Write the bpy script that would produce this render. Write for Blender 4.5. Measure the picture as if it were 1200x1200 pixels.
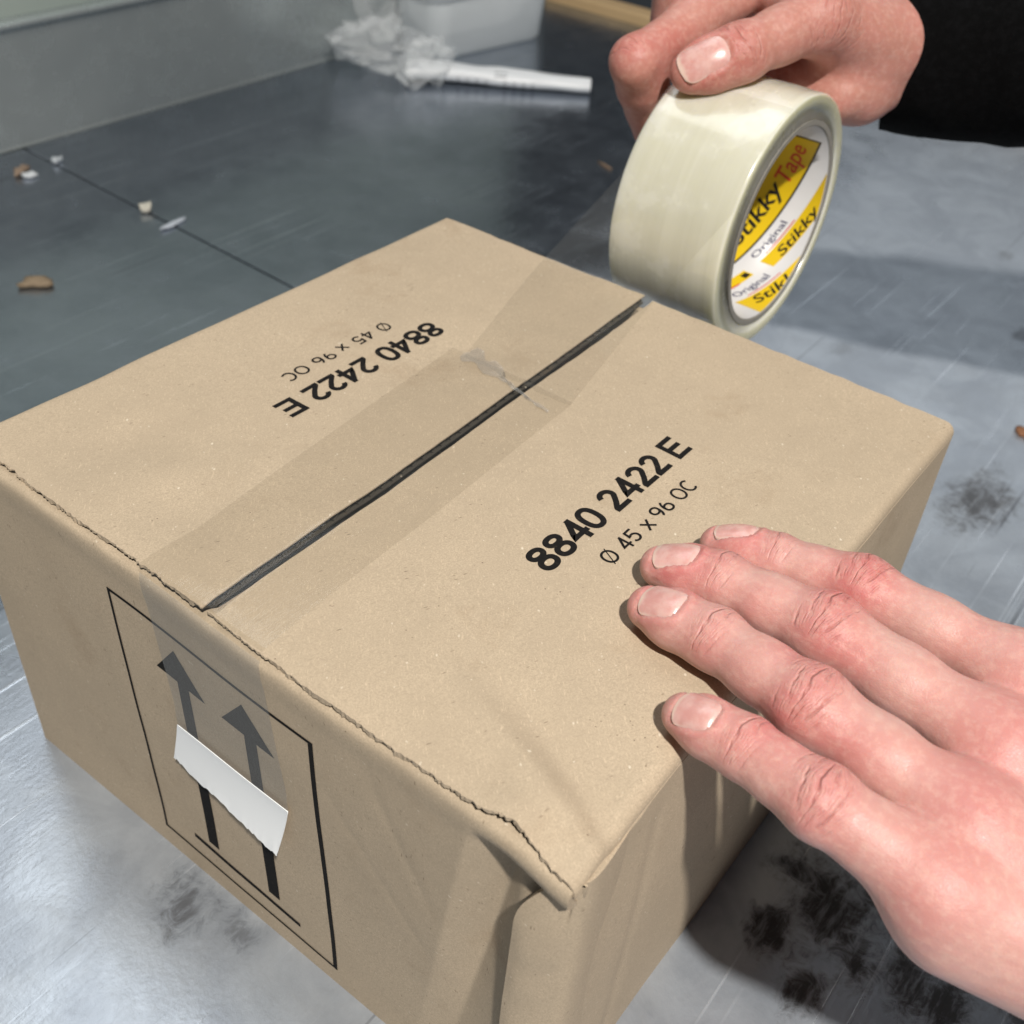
import bpy, bmesh, math, random
import numpy as np
from mathutils import Matrix, Vector

# ------------------------------------------------------------------ clean
for o in list(bpy.data.objects): bpy.data.objects.remove(o, do_unlink=True)
scene = bpy.context.scene
col = scene.collection
rng = np.random.default_rng(7); random.seed(7)

# ------------------------------------------------------------------ camera (solved from the carton's edges)
S = .95
FPX = 1305.1755
def rod(r):
    t = np.linalg.norm(r); k = r/t
    K = np.array([[0,-k[2],k[1]],[k[2],0,-k[0]],[-k[1],k[0],0]])
    return np.eye(3)+np.sin(t)*K+(1-np.cos(t))*K@K
RC = rod(np.array([2.0901,-.99,.5656]))          # world -> camera (x right, y down, z forward)
CAM = np.array([-.1366,-.0626,.3726])*S
BW, BL, BH = .246*S, .25*S, .1508*S              # carton: x depth, y length of the arrow face, height
cam = bpy.data.cameras.new('camera'); camo = bpy.data.objects.new('camera', cam); col.objects.link(camo)
Rb = RC.T @ np.diag([1,-1,-1.])
M = Matrix.Identity(4)
for i in range(3):
    for j in range(3): M[i][j] = Rb[i,j]
    M[i][3] = CAM[i]
camo.matrix_world = M
cam.sensor_width = 36; cam.sensor_fit = 'HORIZONTAL'; cam.lens = 36*FPX/1200
cam.clip_start = .01; cam.clip_end = 50
cam.dof.use_dof = True; cam.dof.focus_distance = .315; cam.dof.aperture_fstop = 18
scene.camera = camo

# ------------------------------------------------------------------ light
world = bpy.data.worlds.new('World'); scene.world = world; world.use_nodes = True
bg = world.node_tree.nodes['Background']
bg.inputs[0].default_value = (.80,.90,1,1); bg.inputs[1].default_value = .035
def lamp(name, loc, target, energy, size, size_y=None, colr=(1,1,1)):
    d = bpy.data.lights.new(name, 'AREA'); d.energy = energy; d.color = colr
    d.size = size
    if size_y: d.shape = 'RECTANGLE'; d.size_y = size_y
    else: d.shape = 'DISK'
    o = bpy.data.objects.new(name, d); col.objects.link(o); o.location = loc
    o.rotation_euler = (Vector(target)-Vector(loc)).to_track_quat('-Z','Y').to_euler()
    return o
LD = np.array([.371,.398,-.839])
kp = np.array([.1,.05,.14])-1.7*LD
lamp('work_lamp', kp, (.1,.05,.1), 44, .07, None, (1,.965,.90))
lamp('ceiling_light', (.75,1.05,2.1), (.3,.3,0), 13, 1.3, 1.0, (.92,.97,1))
lamp('ceiling_light', (3.8,.62,2.05), (.5,.1,0), 7.5, 2.2, 1.5, (.90,.96,1))
scene.view_settings.view_transform = 'Standard'; scene.view_settings.look = 'None'
scene.view_settings.gamma = 1; scene.view_settings.use_curve_mapping = False
scene.view_settings.exposure = 0
scene.render.engine = 'CYCLES'

# ------------------------------------------------------------------ pixel helpers (photo pixels, 1200 x 1200)
def ray(x,y): return RC.T@np.array([(x-600)/FPX,(y-600)/FPX,1.])
def onz(x,y,z): d = ray(x,y); return CAM+d*(z-CAM[2])/d[2]
def ony(x,y,Y): d = ray(x,y); return CAM+d*(Y-CAM[1])/d[1]
def dep(x,y,t): return CAM+ray(x,y)*t
def A(*a): return np.array(a,float)
def nrm(v): v = np.asarray(v,float); return v/np.linalg.norm(v)

# ------------------------------------------------------------------ numeric helpers
def sstep(a,b,x): t = np.clip((np.asarray(x,float)-a)/(b-a),0,1); return t*t*(3-2*t)
_tab = rng.random((256,256))
def vn(x,y,seed=0):                               # smooth value noise, -1..1
    x = np.asarray(x,float)+seed*17.31; y = np.asarray(y,float)+seed*9.73
    xi = np.floor(x).astype(int); yi = np.floor(y).astype(int); fx = x-xi; fy = y-yi
    fx = fx*fx*(3-2*fx); fy = fy*fy*(3-2*fy)
    t = lambda i,j: _tab[i%256,j%256]
    return 2*((t(xi,yi)*(1-fx)+t(xi+1,yi)*fx)*(1-fy)+(t(xi,yi+1)*(1-fx)+t(xi+1,yi+1)*fx)*fy)-1

# ------------------------------------------------------------------ object helpers
def mesh_obj(name, V, F, mat=None, parent=None, smooth=True, mats=None):
    me = bpy.data.meshes.new(name)
    me.from_pydata([tuple(map(float,v)) for v in V], [], [tuple(map(int,f)) for f in F]); me.update()
    if smooth: me.polygons.foreach_set('use_smooth', [True]*len(me.polygons))
    for m in (mats or [mat]):
        if m: me.materials.append(m)
    o = bpy.data.objects.new(name, me); col.objects.link(o)
    if parent: o.parent = parent; o.matrix_parent_inverse = parent.matrix_world.inverted()
    return o
def tag(o, label, cat=None, group=None, kind=None):
    o['label'] = label
    if cat: o['category'] = cat
    if group: o['group'] = group
    if kind: o['kind'] = kind
    return o
def empty(name, loc):
    o = bpy.data.objects.new(name, None); col.objects.link(o); o.location = tuple(map(float,loc))
    o.empty_display_size = .02
    bpy.context.view_layer.update()
    return o
def gfaces(nu,nv,off=0,flip=False,wrapu=False):
    F = []
    for i in range(nu if wrapu else nu-1):
        i2 = (i+1)%nu
        for j in range(nv-1):
            f = (off+i*nv+j, off+i2*nv+j, off+i2*nv+j+1, off+i*nv+j+1)
            F.append(f[::-1] if flip else f)
    return F
def sheet(name, P, Q, mat, parent=None, smooth=True):
    """closed sheet between the outer grid P and the inner grid Q (nu,nv,3)"""
    nu,nv = P.shape[:2]; n = nu*nv
    V = np.concatenate([P.reshape(-1,3),Q.reshape(-1,3)])
    F = gfaces(nu,nv)+gfaces(nu,nv,n,True)
    idx = lambda i,j: i*nv+j
    rim = [idx(i,0) for i in range(nu)]+[idx(nu-1,j) for j in range(1,nv)]+[idx(i,nv-1) for i in range(nu-2,-1,-1)]+[idx(0,j) for j in range(nv-2,0,-1)]
    # rim faces with their own vertices so that the cut edge stays crisp
    b = len(V); R = np.array(rim); m = len(R)
    V = np.concatenate([V, V[R], V[R+n]])
    for k in range(m):
        k2 = (k+1)%m; F.append((b+k, b+m+k, b+m+k2, b+k2))
    o = mesh_obj(name, V, F, mat, parent, smooth)
    bm = bmesh.new(); bm.from_mesh(o.data); bmesh.ops.recalc_face_normals(bm, faces=bm.faces); bm.to_mesh(o.data); bm.free()
    return o
def lathe_y(prof, x0, z0, n=96):
    """closed profile [(r,y)] swept round an axis parallel to y"""
    V = []; m = len(prof)
    for i in range(n):
        t = 2*math.pi*i/n
        for r,y in prof: V.append((x0+r*math.cos(t), y, z0+r*math.sin(t)))
    F = []
    for i in range(n):
        i2 = (i+1)%n
        for j in range(m): F.append((i*m+j, i*m+(j+1)%m, i2*m+(j+1)%m, i2*m+j))
    return V,F

# ------------------------------------------------------------------ materials
class NT:
    def __init__(s, name):
        s.m = bpy.data.materials.new(name); s.m.use_nodes = True; s.t = s.m.node_tree; s.t.nodes.clear()
        s.out = s.n('ShaderNodeOutputMaterial')
    def n(s, ty, **kw):
        nd = s.t.nodes.new(ty)
        for k,v in kw.items():
            if k.startswith('i_'):
                key = k[2:]; key = int(key) if key.isdigit() else key.replace('_',' ')
                nd.inputs[key].default_value = v
            else: setattr(nd,k,v)
        return nd
    def l(s,a,b): s.t.links.new(a,b)
    def val(s, x, sock):
        if isinstance(x,(int,float)): sock.default_value = x
        elif isinstance(x,(tuple,list)): sock.default_value = tuple(x)
        else: s.l(x,sock)
    def math(s, op, a, b=None, c=None, clamp=False):
        nd = s.n('ShaderNodeMath', operation=op, use_clamp=clamp)
        s.val(a,nd.inputs[0])
        if b is not None: s.val(b,nd.inputs[1])
        if c is not None: s.val(c,nd.inputs[2])
        return nd.outputs[0]
    def coord(s, kind='Object'): return s.n('ShaderNodeTexCoord').outputs[kind]
    def mapping(s, vec, scale=(1,1,1), rot=(0,0,0), loc=(0,0,0)):
        nd = s.n('ShaderNodeMapping'); s.l(vec,nd.inputs[0]); nd.inputs['Scale'].default_value = scale
        nd.inputs['Rotation'].default_value = rot; nd.inputs['Location'].default_value = loc
        return nd.outputs[0]
    def noise(s, vec, scale, detail=3, rough=.55, dist=0):
        nd = s.n('ShaderNodeTexNoise'); s.l(vec,nd.inputs['Vector'])
        nd.inputs['Scale'].default_value = scale; nd.inputs['Detail'].default_value = detail
        nd.inputs['Roughness'].default_value = rough; nd.inputs['Distortion'].default_value = dist
        return nd.outputs[0]
    def voro(s, vec, scale, feature='F1', rand=1, out=0):
        nd = s.n('ShaderNodeTexVoronoi', feature=feature); s.l(vec,nd.inputs['Vector'])
        nd.inputs['Scale'].default_value = scale; nd.inputs['Randomness'].default_value = rand
        return nd.outputs[out]
    def ramp(s, f, stops, interp='LINEAR'):
        nd = s.n('ShaderNodeValToRGB'); s.l(f,nd.inputs[0]); cr = nd.color_ramp; cr.interpolation = interp
        while len(cr.elements) < len(stops): cr.elements.new(.5)
        for e,(p,c) in zip(cr.elements,stops):
            e.position = p; e.color = (c,c,c,1) if isinstance(c,(int,float)) else (*c,1)
        return nd.outputs[0]
    def mr(s, f, a, b, c=0, d=1):
        nd = s.n('ShaderNodeMapRange', interpolation_type='SMOOTHSTEP'); s.l(f,nd.inputs[0])
        for i,v in enumerate((a,b,c,d)): nd.inputs[i+1].default_value = v
        return nd.outputs[0]
    def mix(s, fac, a, b, blend='MIX'):
        nd = s.n('ShaderNodeMix', data_type='RGBA', blend_type=blend)
        s.val(fac,nd.inputs[0])
        for x,k in ((a,6),(b,7)):
            if isinstance(x,(tuple,list)): nd.inputs[k].default_value = (*x[:3],1)
            else: s.l(x,nd.inputs[k])
        return nd.outputs[2]
    def bump(s, h, strength, dist, normal=None):
        nd = s.n('ShaderNodeBump'); s.l(h,nd.inputs['Height']); nd.inputs['Strength'].default_value = strength
        nd.inputs['Distance'].default_value = dist
        if normal: s.l(normal,nd.inputs['Normal'])
        return nd.outputs[0]
    def bsdf(s, **kw):
        nd = s.n('ShaderNodeBsdfPrincipled')
        for k,v in kw.items():
            key = k.replace('_',' '); sk = nd.inputs[key]
            if isinstance(v,(int,float)): sk.default_value = v
            elif isinstance(v,(tuple,list)): sk.default_value = (*v,1) if len(v)==3 and sk.type=='RGBA' else v
            else: s.l(v,sk)
        return nd
    def done(s, nd): s.l(nd.outputs[0], s.out.inputs[0]); return s.m

def mat_plain(name, c, rough=.6, metal=0, **kw):
    t = NT(name); return t.done(t.bsdf(Base_Color=c, Roughness=rough, Metallic=metal, **kw))

def mat_cardboard(name, base=(.482,.382,.272)):
    t = NT(name); co = t.coord()
    big = t.noise(co,14,3,.6); mid = t.noise(co,90,4,.6); fine = t.noise(co,1900,4,.72)
    c = t.mix(t.mr(big,.35,.7), tuple(x*.90 for x in base), tuple(x*1.06 for x in base))
    c = t.mix(t.mr(mid,.3,.75,0,.45), c, tuple(x*y for x,y in zip(base,(1.12,1.12,1.12))))
    c = t.mix(t.mr(fine,.33,.68), tuple(x*.80 for x in base), c)
    for rot,fc,am,lo,hi in ((.4,.70,.55,.60,.70),(1.5,.72,.50,.61,.71),(2.5,1.22,.55,.61,.71)):
        v = t.mapping(t.mapping(co,(1,1,1),(.25*rot,.2,rot)),(420,3000,900))
        c = t.mix(t.mr(t.noise(v,1.0,2,.5),lo,hi,0,am), c, tuple(x*fc for x in base))
    # short fibres: stretched cells, turned by a coarse noise
    for k,(rot,sc,thr,fc,am) in enumerate(((.5,(1000,4200,1000),.035,(.13,.09,.055),.7),(1.9,(4200,900,1100),.03,(.14,.095,.06),.65),
                                        (2.7,(1200,3000,1200),.035,(.74,.66,.53),.7))):
        v = t.mapping(co,(1,1,1),(rot*.3,rot*.2,rot)); v = t.mapping(v,tuple(x*.25 for x in sc))
        d = t.voro(v,1.0); w = t.noise(co,160+70*k,2)
        m = t.math('MULTIPLY', t.mr(d,.24,.10), t.mr(w,.60,.70))
        c = t.mix(t.math('MULTIPLY',m,am), c, fc)
    sp = t.math('MULTIPLY', t.mr(t.voro(co,420),.13,.07), t.mr(t.noise(co,60,2),.60,.68))
    c = t.mix(t.math('MULTIPLY',sp,.75), c, (.10,.065,.04))
    sp = t.math('MULTIPLY', t.mr(t.voro(t.mapping(co,loc=(.3,.1,.2)),480),.12,.06), t.mr(t.noise(t.mapping(co,loc=(1,2,3)),50,2),.60,.66))
    c = t.mix(t.math('MULTIPLY',sp,.8), c, (.74,.67,.54))
    smudge = t.noise(t.mapping(co,(1,1,1),loc=(4.2,1.1,7)),26,4,.7)
    c = t.mix(t.mr(smudge,.56,.74,0,.22), c, (.24,.155,.085))
    h = t.math('ADD', fine, t.math('MULTIPLY',mid,1.4))
    b = t.bump(h,.35,.00025)
    wav = t.noise(t.mapping(co,(1,1,1)),38,2)
    b2 = t.bump(wav,.25,.0008,b)
    return t.done(t.bsdf(Base_Color=c, Roughness=.78, Normal=b2, Specular_IOR_Level=.35))

def mat_table():
    t = NT('zinc_sheet'); co = t.coord()
    blot = t.noise(co,7,5,.65,.4); mid = t.noise(co,38,4,.65,.6); fine = t.noise(co,420,3,.6)
    c = t.mix(t.mr(blot,.32,.70), (.33,.345,.37), (.53,.54,.56))
    c = t.mix(t.mr(mid,.35,.72,0,.45), c, (.47,.48,.50))
    c = t.mix(t.mr(fine,.4,.75,0,.25), c, (.66,.66,.67))
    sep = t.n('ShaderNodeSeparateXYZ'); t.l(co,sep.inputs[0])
    near_matte = t.math('ADD', sep.outputs[1], t.math('MULTIPLY',t.math('SUBTRACT',t.noise(co,9,4,.6,.5),.5),.22))
    near_matte = t.mr(near_matte,.40,.20)  # paler, rougher, less metallic zinc towards low y
    c = t.mix(t.math('MULTIPLY',near_matte,.55), t.mix(.35,c,(.27,.295,.325)), t.mix(t.mr(t.noise(co,22,5,.65,.8),.36,.66),(.43,.44,.46),(.60,.61,.62)))
    rough = t.math('ADD',t.mr(mid,.3,.75,.17,.28),t.math('MULTIPLY',near_matte,.11))
    # brushed streaks and long scratches at several angles
    scr = None
    for k,(ang,sx,sy,lo,hi,wsc) in enumerate(((.15,2.2,900,.67,.72,9),(.62,1.6,700,.69,.735,7),(1.95,1.8,800,.70,.74,8),(-.55,2.5,1000,.69,.73,11))):
        v = t.mapping(co,(sx*2,sy*.5,1),(0,0,ang),(k*3.3,k*1.7,0))
        s_ = t.mr(t.noise(v,1.0,1,.4,.15),lo,hi); w = t.mr(t.noise(t.mapping(co,loc=(k*2.1,k,0)),wsc,2),.48,.62)
        s_ = t.math('MULTIPLY',s_,w)
        scr = s_ if scr is None else t.math('MAXIMUM',scr,s_)
    c = t.mix(t.math('MULTIPLY',scr,.5), c, (.90,.91,.92))
    dk = None
    for k,(ang,sx,sy) in enumerate(((.9,2.0,800),(2.3,2.4,900))):
        v = t.mapping(co,(sx,sy*.4,1),(0,0,ang),(k*5+9,k*2.7,0))
        s_ = t.math('MULTIPLY',t.mr(t.noise(v,1.0,1),.70,.74), t.mr(t.noise(t.mapping(co,loc=(k+5,k*3,0)),8,2),.5,.6))
        dk = s_ if dk is None else t.math('MAXIMUM',dk,s_)
    c = t.mix(t.math('MULTIPLY',dk,.6), c, (.12,.12,.13))
    # dark corroded stains, enlarged under the hand to paint in its shadow
    c = t.mix(1.0, c, (.93,.985,1.06), 'MULTIPLY')
    stain_shade = None
    nz = t.math('ADD',t.math('MULTIPLY',t.noise(co,130,5,.75,1.2),1.5),t.math('MULTIPLY',t.noise(co,34,3,.6),1.7))
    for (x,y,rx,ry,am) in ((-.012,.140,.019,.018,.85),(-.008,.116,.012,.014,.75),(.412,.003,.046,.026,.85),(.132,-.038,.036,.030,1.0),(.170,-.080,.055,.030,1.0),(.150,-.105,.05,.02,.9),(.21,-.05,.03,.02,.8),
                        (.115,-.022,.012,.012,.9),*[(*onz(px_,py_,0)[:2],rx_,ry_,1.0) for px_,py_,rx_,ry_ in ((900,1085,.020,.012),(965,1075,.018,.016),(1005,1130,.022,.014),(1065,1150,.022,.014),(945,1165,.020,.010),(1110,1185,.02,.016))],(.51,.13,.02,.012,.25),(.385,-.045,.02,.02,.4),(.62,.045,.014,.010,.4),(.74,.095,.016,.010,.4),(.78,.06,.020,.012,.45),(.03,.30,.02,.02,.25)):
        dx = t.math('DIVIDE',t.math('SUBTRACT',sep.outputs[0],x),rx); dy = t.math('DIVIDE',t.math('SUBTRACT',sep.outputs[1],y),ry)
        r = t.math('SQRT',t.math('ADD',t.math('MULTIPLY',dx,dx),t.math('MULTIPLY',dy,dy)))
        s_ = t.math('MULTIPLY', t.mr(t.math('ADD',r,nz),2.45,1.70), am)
        stain_shade = s_ if stain_shade is None else t.math('MAXIMUM',stain_shade,s_)
    stain_shade = t.math('MULTIPLY',stain_shade,t.mr(t.noise(t.mapping(co,(60,300,1),(0,0,.5)),1,4,.7),.30,.55,.55,1))
    c = t.mix(stain_shade, c, (.035,.034,.036))
    metal = t.math('MULTIPLY',t.mr(near_matte,0,1,.95,.58),t.mr(stain_shade,0,1,1,.2))
    rough = t.math('ADD',rough,t.math('MULTIPLY',stain_shade,.25))
    rough = t.math('SUBTRACT',rough,t.math('MULTIPLY',scr,.10))
    h = t.math('ADD',t.math('MULTIPLY',scr,.8),t.math('ADD',fine,t.math('MULTIPLY',mid,1.2)))
    nb = t.bump(h,.25,.0004); nb = t.bump(t.noise(co,9,2),.25,.003,nb)
    nb = t.bump(t.noise(t.mapping(co,(5,420,1),(0,0,.35)),1,3,.6),.12,.0006,nb)
    return t.done(t.bsdf(Base_Color=c, Roughness=rough, Metallic=metal, Normal=nb))

def mat_upstand():
    t = NT('steel_upstand'); co = t.coord()
    blot = t.noise(co,5,3); mid = t.noise(co,60,3)
    c = t.mix(t.mr(blot,.3,.7), (.40,.44,.45), (.52,.56,.56))
    r = t.mr(mid,.3,.7,.2,.3)
    return t.done(t.bsdf(Base_Color=c, Roughness=r, Metallic=.60, Normal=t.bump(t.noise(co,7,2),.3,.006)))

def mat_ink():
    t = NT('black_ink'); co = t.coord()
    f = t.noise(co,700,3,.6)
    c = t.mix(t.mr(f,.55,.8,0,.6), (.009,.008,.008), (.05,.04,.03))
    return t.done(t.bsdf(Base_Color=c, Roughness=.85, Specular_IOR_Level=.15))

def mat_tape(name, milk=.03, tint=(.955,.95,.935)):
    t = NT(name); co = t.coord()
    tr = t.n('ShaderNodeBsdfTransparent'); tr.inputs[0].default_value = (*tint,1)
    n1 = t.noise(co,60,3,.6); n2 = t.noise(t.mapping(co,(60,900,60)),1,2)
    h = t.math('ADD',n1,t.math('MULTIPLY',n2,.25)); nb = t.bump(h,.25,.0012)
    di = t.n('ShaderNodeBsdfDiffuse'); di.inputs[0].default_value = (.50,.50,.49,1)
    gl = t.n('ShaderNodeBsdfGlossy'); gl.inputs[0].default_value = (1,1,1,1); gl.inputs['Roughness'].default_value = .16; t.l(nb,gl.inputs['Normal'])
    m1 = t.n('ShaderNodeMixShader'); m1.inputs[0].default_value = milk; t.l(tr.outputs[0],m1.inputs[1]); t.l(di.outputs[0],m1.inputs[2])
    lw = t.n('ShaderNodeLayerWeight'); lw.inputs[0].default_value = .5; t.l(nb,lw.inputs['Normal'])
    fc = t.math('ADD',.018,t.math('MULTIPLY',t.math('POWER',lw.outputs['Facing'],5.0),.35))
    m2 = t.n('ShaderNodeMixShader'); t.l(fc,m2.inputs[0]); t.l(m1.outputs[0],m2.inputs[1]); t.l(gl.outputs[0],m2.inputs[2])
    return t.done(m2)

def mat_winding():
    t = NT('tape_winding'); co = t.coord()
    band = t.noise(t.mapping(co,(14,420,14)),1,3,.6); cl = t.noise(co,55,3,.6); ring = t.noise(t.mapping(co,(6,1500,6)),1,2)
    vm = t.n('ShaderNodeVectorMath', operation='MULTIPLY_ADD'); t.l(co,vm.inputs[0]); vm.inputs[1].default_value = (1,0,1); vm.inputs[2].default_value = (-.3007,0,-.1604)
    ln = t.n('ShaderNodeVectorMath', operation='LENGTH'); t.l(vm.outputs[0],ln.inputs[0])
    cb = t.n('ShaderNodeCombineXYZ'); t.l(t.math('MULTIPLY',ln.outputs['Value'],2600.),cb.inputs[0])
    lay = t.noise(cb.outputs[0],1.0,3,.7)                    # wound layers on the cut faces
    geo = t.n('ShaderNodeNewGeometry'); sp = t.n('ShaderNodeSeparateXYZ'); t.l(geo.outputs['Normal'],sp.inputs[0])
    sidef = t.mr(t.math('ABSOLUTE',sp.outputs[1]),.6,.9)
    c = t.mix(t.mr(band,.3,.75,0,.5), (.66,.645,.53), (.76,.75,.655))
    c = t.mix(t.mr(cl,.45,.75,0,.5), c, (.84,.84,.78))
    c = t.mix(sidef, c, t.mix(t.mr(lay,.3,.7),(.40,.385,.25),(.66,.645,.50)))
    h = t.math('ADD',t.math('MULTIPLY',ring,.5),t.math('ADD',cl,t.math('MULTIPLY',t.math('MULTIPLY',lay,sidef),.8)))
    return t.done(t.bsdf(Base_Color=c, Roughness=t.mr(cl,.3,.7,.16,.30), Subsurface_Weight=.6, Subsurface_Radius=(.010,.010,.006), Subsurface_Scale=1.0,
                         Normal=t.bump(h,.16,.0006), Coat_Weight=.7, Coat_Roughness=.10, Specular_IOR_Level=.6))

def mat_skin(name):
    t = NT(name); co = t.coord()
    at = t.n('ShaderNodeAttribute', attribute_name='skin'); kk = t.n('ShaderNodeAttribute', attribute_name='knuckle')
    base = at.outputs['Color']
    mot = t.noise(co,85,4,.6); mot2 = t.noise(co,420,4,.7)
    c = t.mix(t.mr(mot,.38,.70,0,.42), base, (.55,.23,.20))
    c = t.mix(t.mr(mot2,.42,.70,0,.30), c, (.70,.48,.40))
    sep = t.n('ShaderNodeSeparateXYZ'); t.l(kk.outputs['Vector'],sep.inputs[0])
    a,b,w = sep.outputs[0],sep.outputs[1],sep.outputs[2]      # along (mm), across (mm), weight
    comb = t.n('ShaderNodeCombineXYZ'); t.l(a,comb.inputs[0]); t.l(b,comb.inputs[1])
    kn = t.noise(t.mapping(comb.outputs[0],(.16,.10,.2)),1,2,.6)
    # creases: transverse wrinkles that bow round the joint, finer ones between them
    sg = t.math('TANH',t.math('MULTIPLY',a,.45))
    bow = t.math('ADD', a, t.math('MULTIPLY',t.math('MULTIPLY',t.math('MULTIPLY',b,b),sg),.040))
    bow = t.math('ADD', bow, t.math('MULTIPLY',t.math('SUBTRACT',kn,.5),4.2))
    def lines(freq,wd,sc,loc,lo,hi):
        ph = t.math('FRACT', t.math('MULTIPLY',bow,freq))
        ln = t.mr(t.math('ABSOLUTE',t.math('SUBTRACT',ph,.5)),.0,wd,1,0)
        return t.math('MULTIPLY',ln,t.mr(t.noise(t.mapping(comb.outputs[0],sc,loc=loc),1,2),lo,hi))
    crease = t.math('MULTIPLY',t.math('ADD',lines(.31,.22,(.34,.17,.2),(3,4,0),.40,.62),t.math('MULTIPLY',lines(1.1,.3,(.5,.3,.2),(7,1,0),.40,.62),.22)),w)
    c = t.mix(t.math('MULTIPLY',crease,.20,clamp=True), c, (.42,.12,.10))
    vor = t.voro(t.mapping(co,(1,.7,1)),1500,'DISTANCE_TO_EDGE'); pores = t.noise(co,1500,2)
    micro = t.math('ADD', t.mr(vor,0,.22), t.math('MULTIPLY',pores,.5))
    nb = t.bump(micro,.22,.00016)
    nb = t.bump(t.noise(t.mapping(co,(1,.45,1)),380,4,.65),.22,.0005,nb)
    nb = t.bump(t.noise(t.mapping(co,(1,.35,1)),75,3,.6),.35,.0026,nb)
    nb = t.bump(t.math('MULTIPLY',crease,-1),.8,.00065,nb)
    rough = t.mr(mot2,.3,.7,.40,.54)
    return t.done(t.bsdf(Base_Color=c, Roughness=rough, Subsurface_Weight=.45, Subsurface_Radius=(.0034,.0012,.0007), Subsurface_Scale=.5,
                         Normal=nb, Specular_IOR_Level=.42))

def mat_nail():
    t = NT('fingernail'); uv = t.n('ShaderNodeUVMap'); sep = t.n('ShaderNodeSeparateXYZ'); t.l(uv.outputs[0],sep.inputs[0])
    u,v = sep.outputs[0],sep.outputs[1]; co = t.coord()
    nz = t.noise(co,260,3); lin = t.noise(t.mapping(uv.outputs[0],(2,26,1)),1,2)
    pink = t.mix(t.mr(nz,.3,.7), (.60,.30,.27), (.68,.41,.37))
    e = t.math('ADD',u,t.math('MULTIPLY',t.math('SUBTRACT',nz,.5),.10))
    c = t.mix(t.mr(e,.88,.96,0,.75), pink, (.70,.52,.43))
    c = t.mix(t.mr(e,.22,.06,0,.55), c, (.70,.49,.44))
    c = t.mix(t.mr(t.math('ABSOLUTE',t.math('SUBTRACT',v,.5)),.44,.5,0,.6), c, (.70,.50,.42))
    return t.done(t.bsdf(Base_Color=c, Roughness=.27, Subsurface_Weight=.3, Subsurface_Radius=(.003,.0012,.0008), Subsurface_Scale=.5,
                         Normal=t.bump(lin,.18,.0004), Coat_Weight=.3, Coat_Roughness=.2))

def mat_fabric():
    t = NT('black_knit'); co = t.coord()
    n1 = t.noise(co,300,4,.7); n2 = t.noise(co,40,2)
    c = t.mix(t.mr(n1,.4,.7), (.0012,.0012,.0014), (.003,.003,.0034))
    return t.done(t.bsdf(Base_Color=c, Roughness=.95, Specular_IOR_Level=.1, Normal=t.bump(n1,.5,.001), Sheen_Weight=0.0))

M_CARD = mat_cardboard('kraft_board'); M_CORE = mat_cardboard('kraft_inside',(.17,.14,.10)); M_DIM = mat_cardboard('kraft_painted_shade',(.060,.052,.040))  # M_CORE, M_DIM: kraft darkened, the seam slit's shade put into the colour
M_TABLE = mat_table(); M_UP = mat_upstand(); M_INK = mat_ink()
M_TAPE = mat_tape('clear_tape'); M_WIND = mat_winding(); M_NAIL = mat_nail(); M_SKIN = mat_skin('skin'); M_FAB = mat_fabric()

# =================================================================== the setting: metal work table
def box_mesh(x0,x1,y0,y1,z0,z1):
    V = [(x,y,z) for x in (x0,x1) for y in (y0,y1) for z in (z0,z1)]
    F = [(0,1,3,2),(4,6,7,5),(0,4,5,1),(2,3,7,6),(0,2,6,4),(1,5,7,3)]
    return V,F
def bevel(o, w, seg=2):
    m = o.modifiers.new('bevel','BEVEL'); m.width = w; m.segments = seg; m.limit_method = 'ANGLE'
table = empty('work_table', (0,0,0))
tag(table, 'scuffed grey zinc covered work table carrying the cardboard box', None, None, 'structure')
def quad_sheet(name, pts, z0, z1, mat, parent):
    V = [(x,y,z) for z in (z0,z1) for x,y in pts]; n = len(pts)
    F = [tuple(range(n-1,-1,-1)), tuple(range(n,2*n))]+[(i,(i+1)%n,n+(i+1)%n,n+i) for i in range(n)]
    return mesh_obj(name,V,F,mat,parent,False)
sx = lambda y: .3241+.0396*(y-.4455)
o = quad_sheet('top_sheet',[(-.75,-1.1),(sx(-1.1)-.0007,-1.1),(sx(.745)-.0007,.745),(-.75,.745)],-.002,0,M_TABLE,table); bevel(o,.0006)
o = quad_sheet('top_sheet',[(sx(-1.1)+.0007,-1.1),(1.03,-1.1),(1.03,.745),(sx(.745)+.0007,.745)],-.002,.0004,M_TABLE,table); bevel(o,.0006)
V,F = box_mesh(-.75,1.03,-1.1,.75,-.035,-.0024); mesh_obj('table_frame',V,F,mat_plain('dark_steel',(.03,.03,.032),.6,.3),table,False)
# upstand along the back with a folded lip
n = 40; prof = [(.7452,.0006),(.7450,.004),(.7446,.02),(.7446,.080),(.7442,.0855),(.7425,.0880),(.7405,.0893),(.7405,.0915),(.7440,.0925),(.7560,.0925),(.7600,.0900),(.7600,.0006)]
xs = np.linspace(-.75,1.03,n); P = A(*[[(x,y+.0008*math.sin(x*9),z) for y,z in prof] for x in xs])
V = P.reshape(-1,3); m = len(prof); F = gfaces(n,m)+[tuple(range(m))[::-1], tuple(range((n-1)*m,n*m))]+[(i*m,(i+1)*m,(i+1)*m+m-1,i*m+m-1) for i in range(n-1)]
mesh_obj('upstand',V,F,M_UP,table)
t = NT('pale_wall'); wall_m = t.done(t.bsdf(Base_Color=t.mix(t.noise(t.coord(),6,3),(.30,.36,.34),(.40,.45,.42)),Roughness=.7))
V,F = box_mesh(-.75,1.03,.78,.80,-.035,.45); tag(mesh_obj('wall',V,F,wall_m,None,False),'pale grey green wall panel behind the metal upstand',None,None,'structure')
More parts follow.
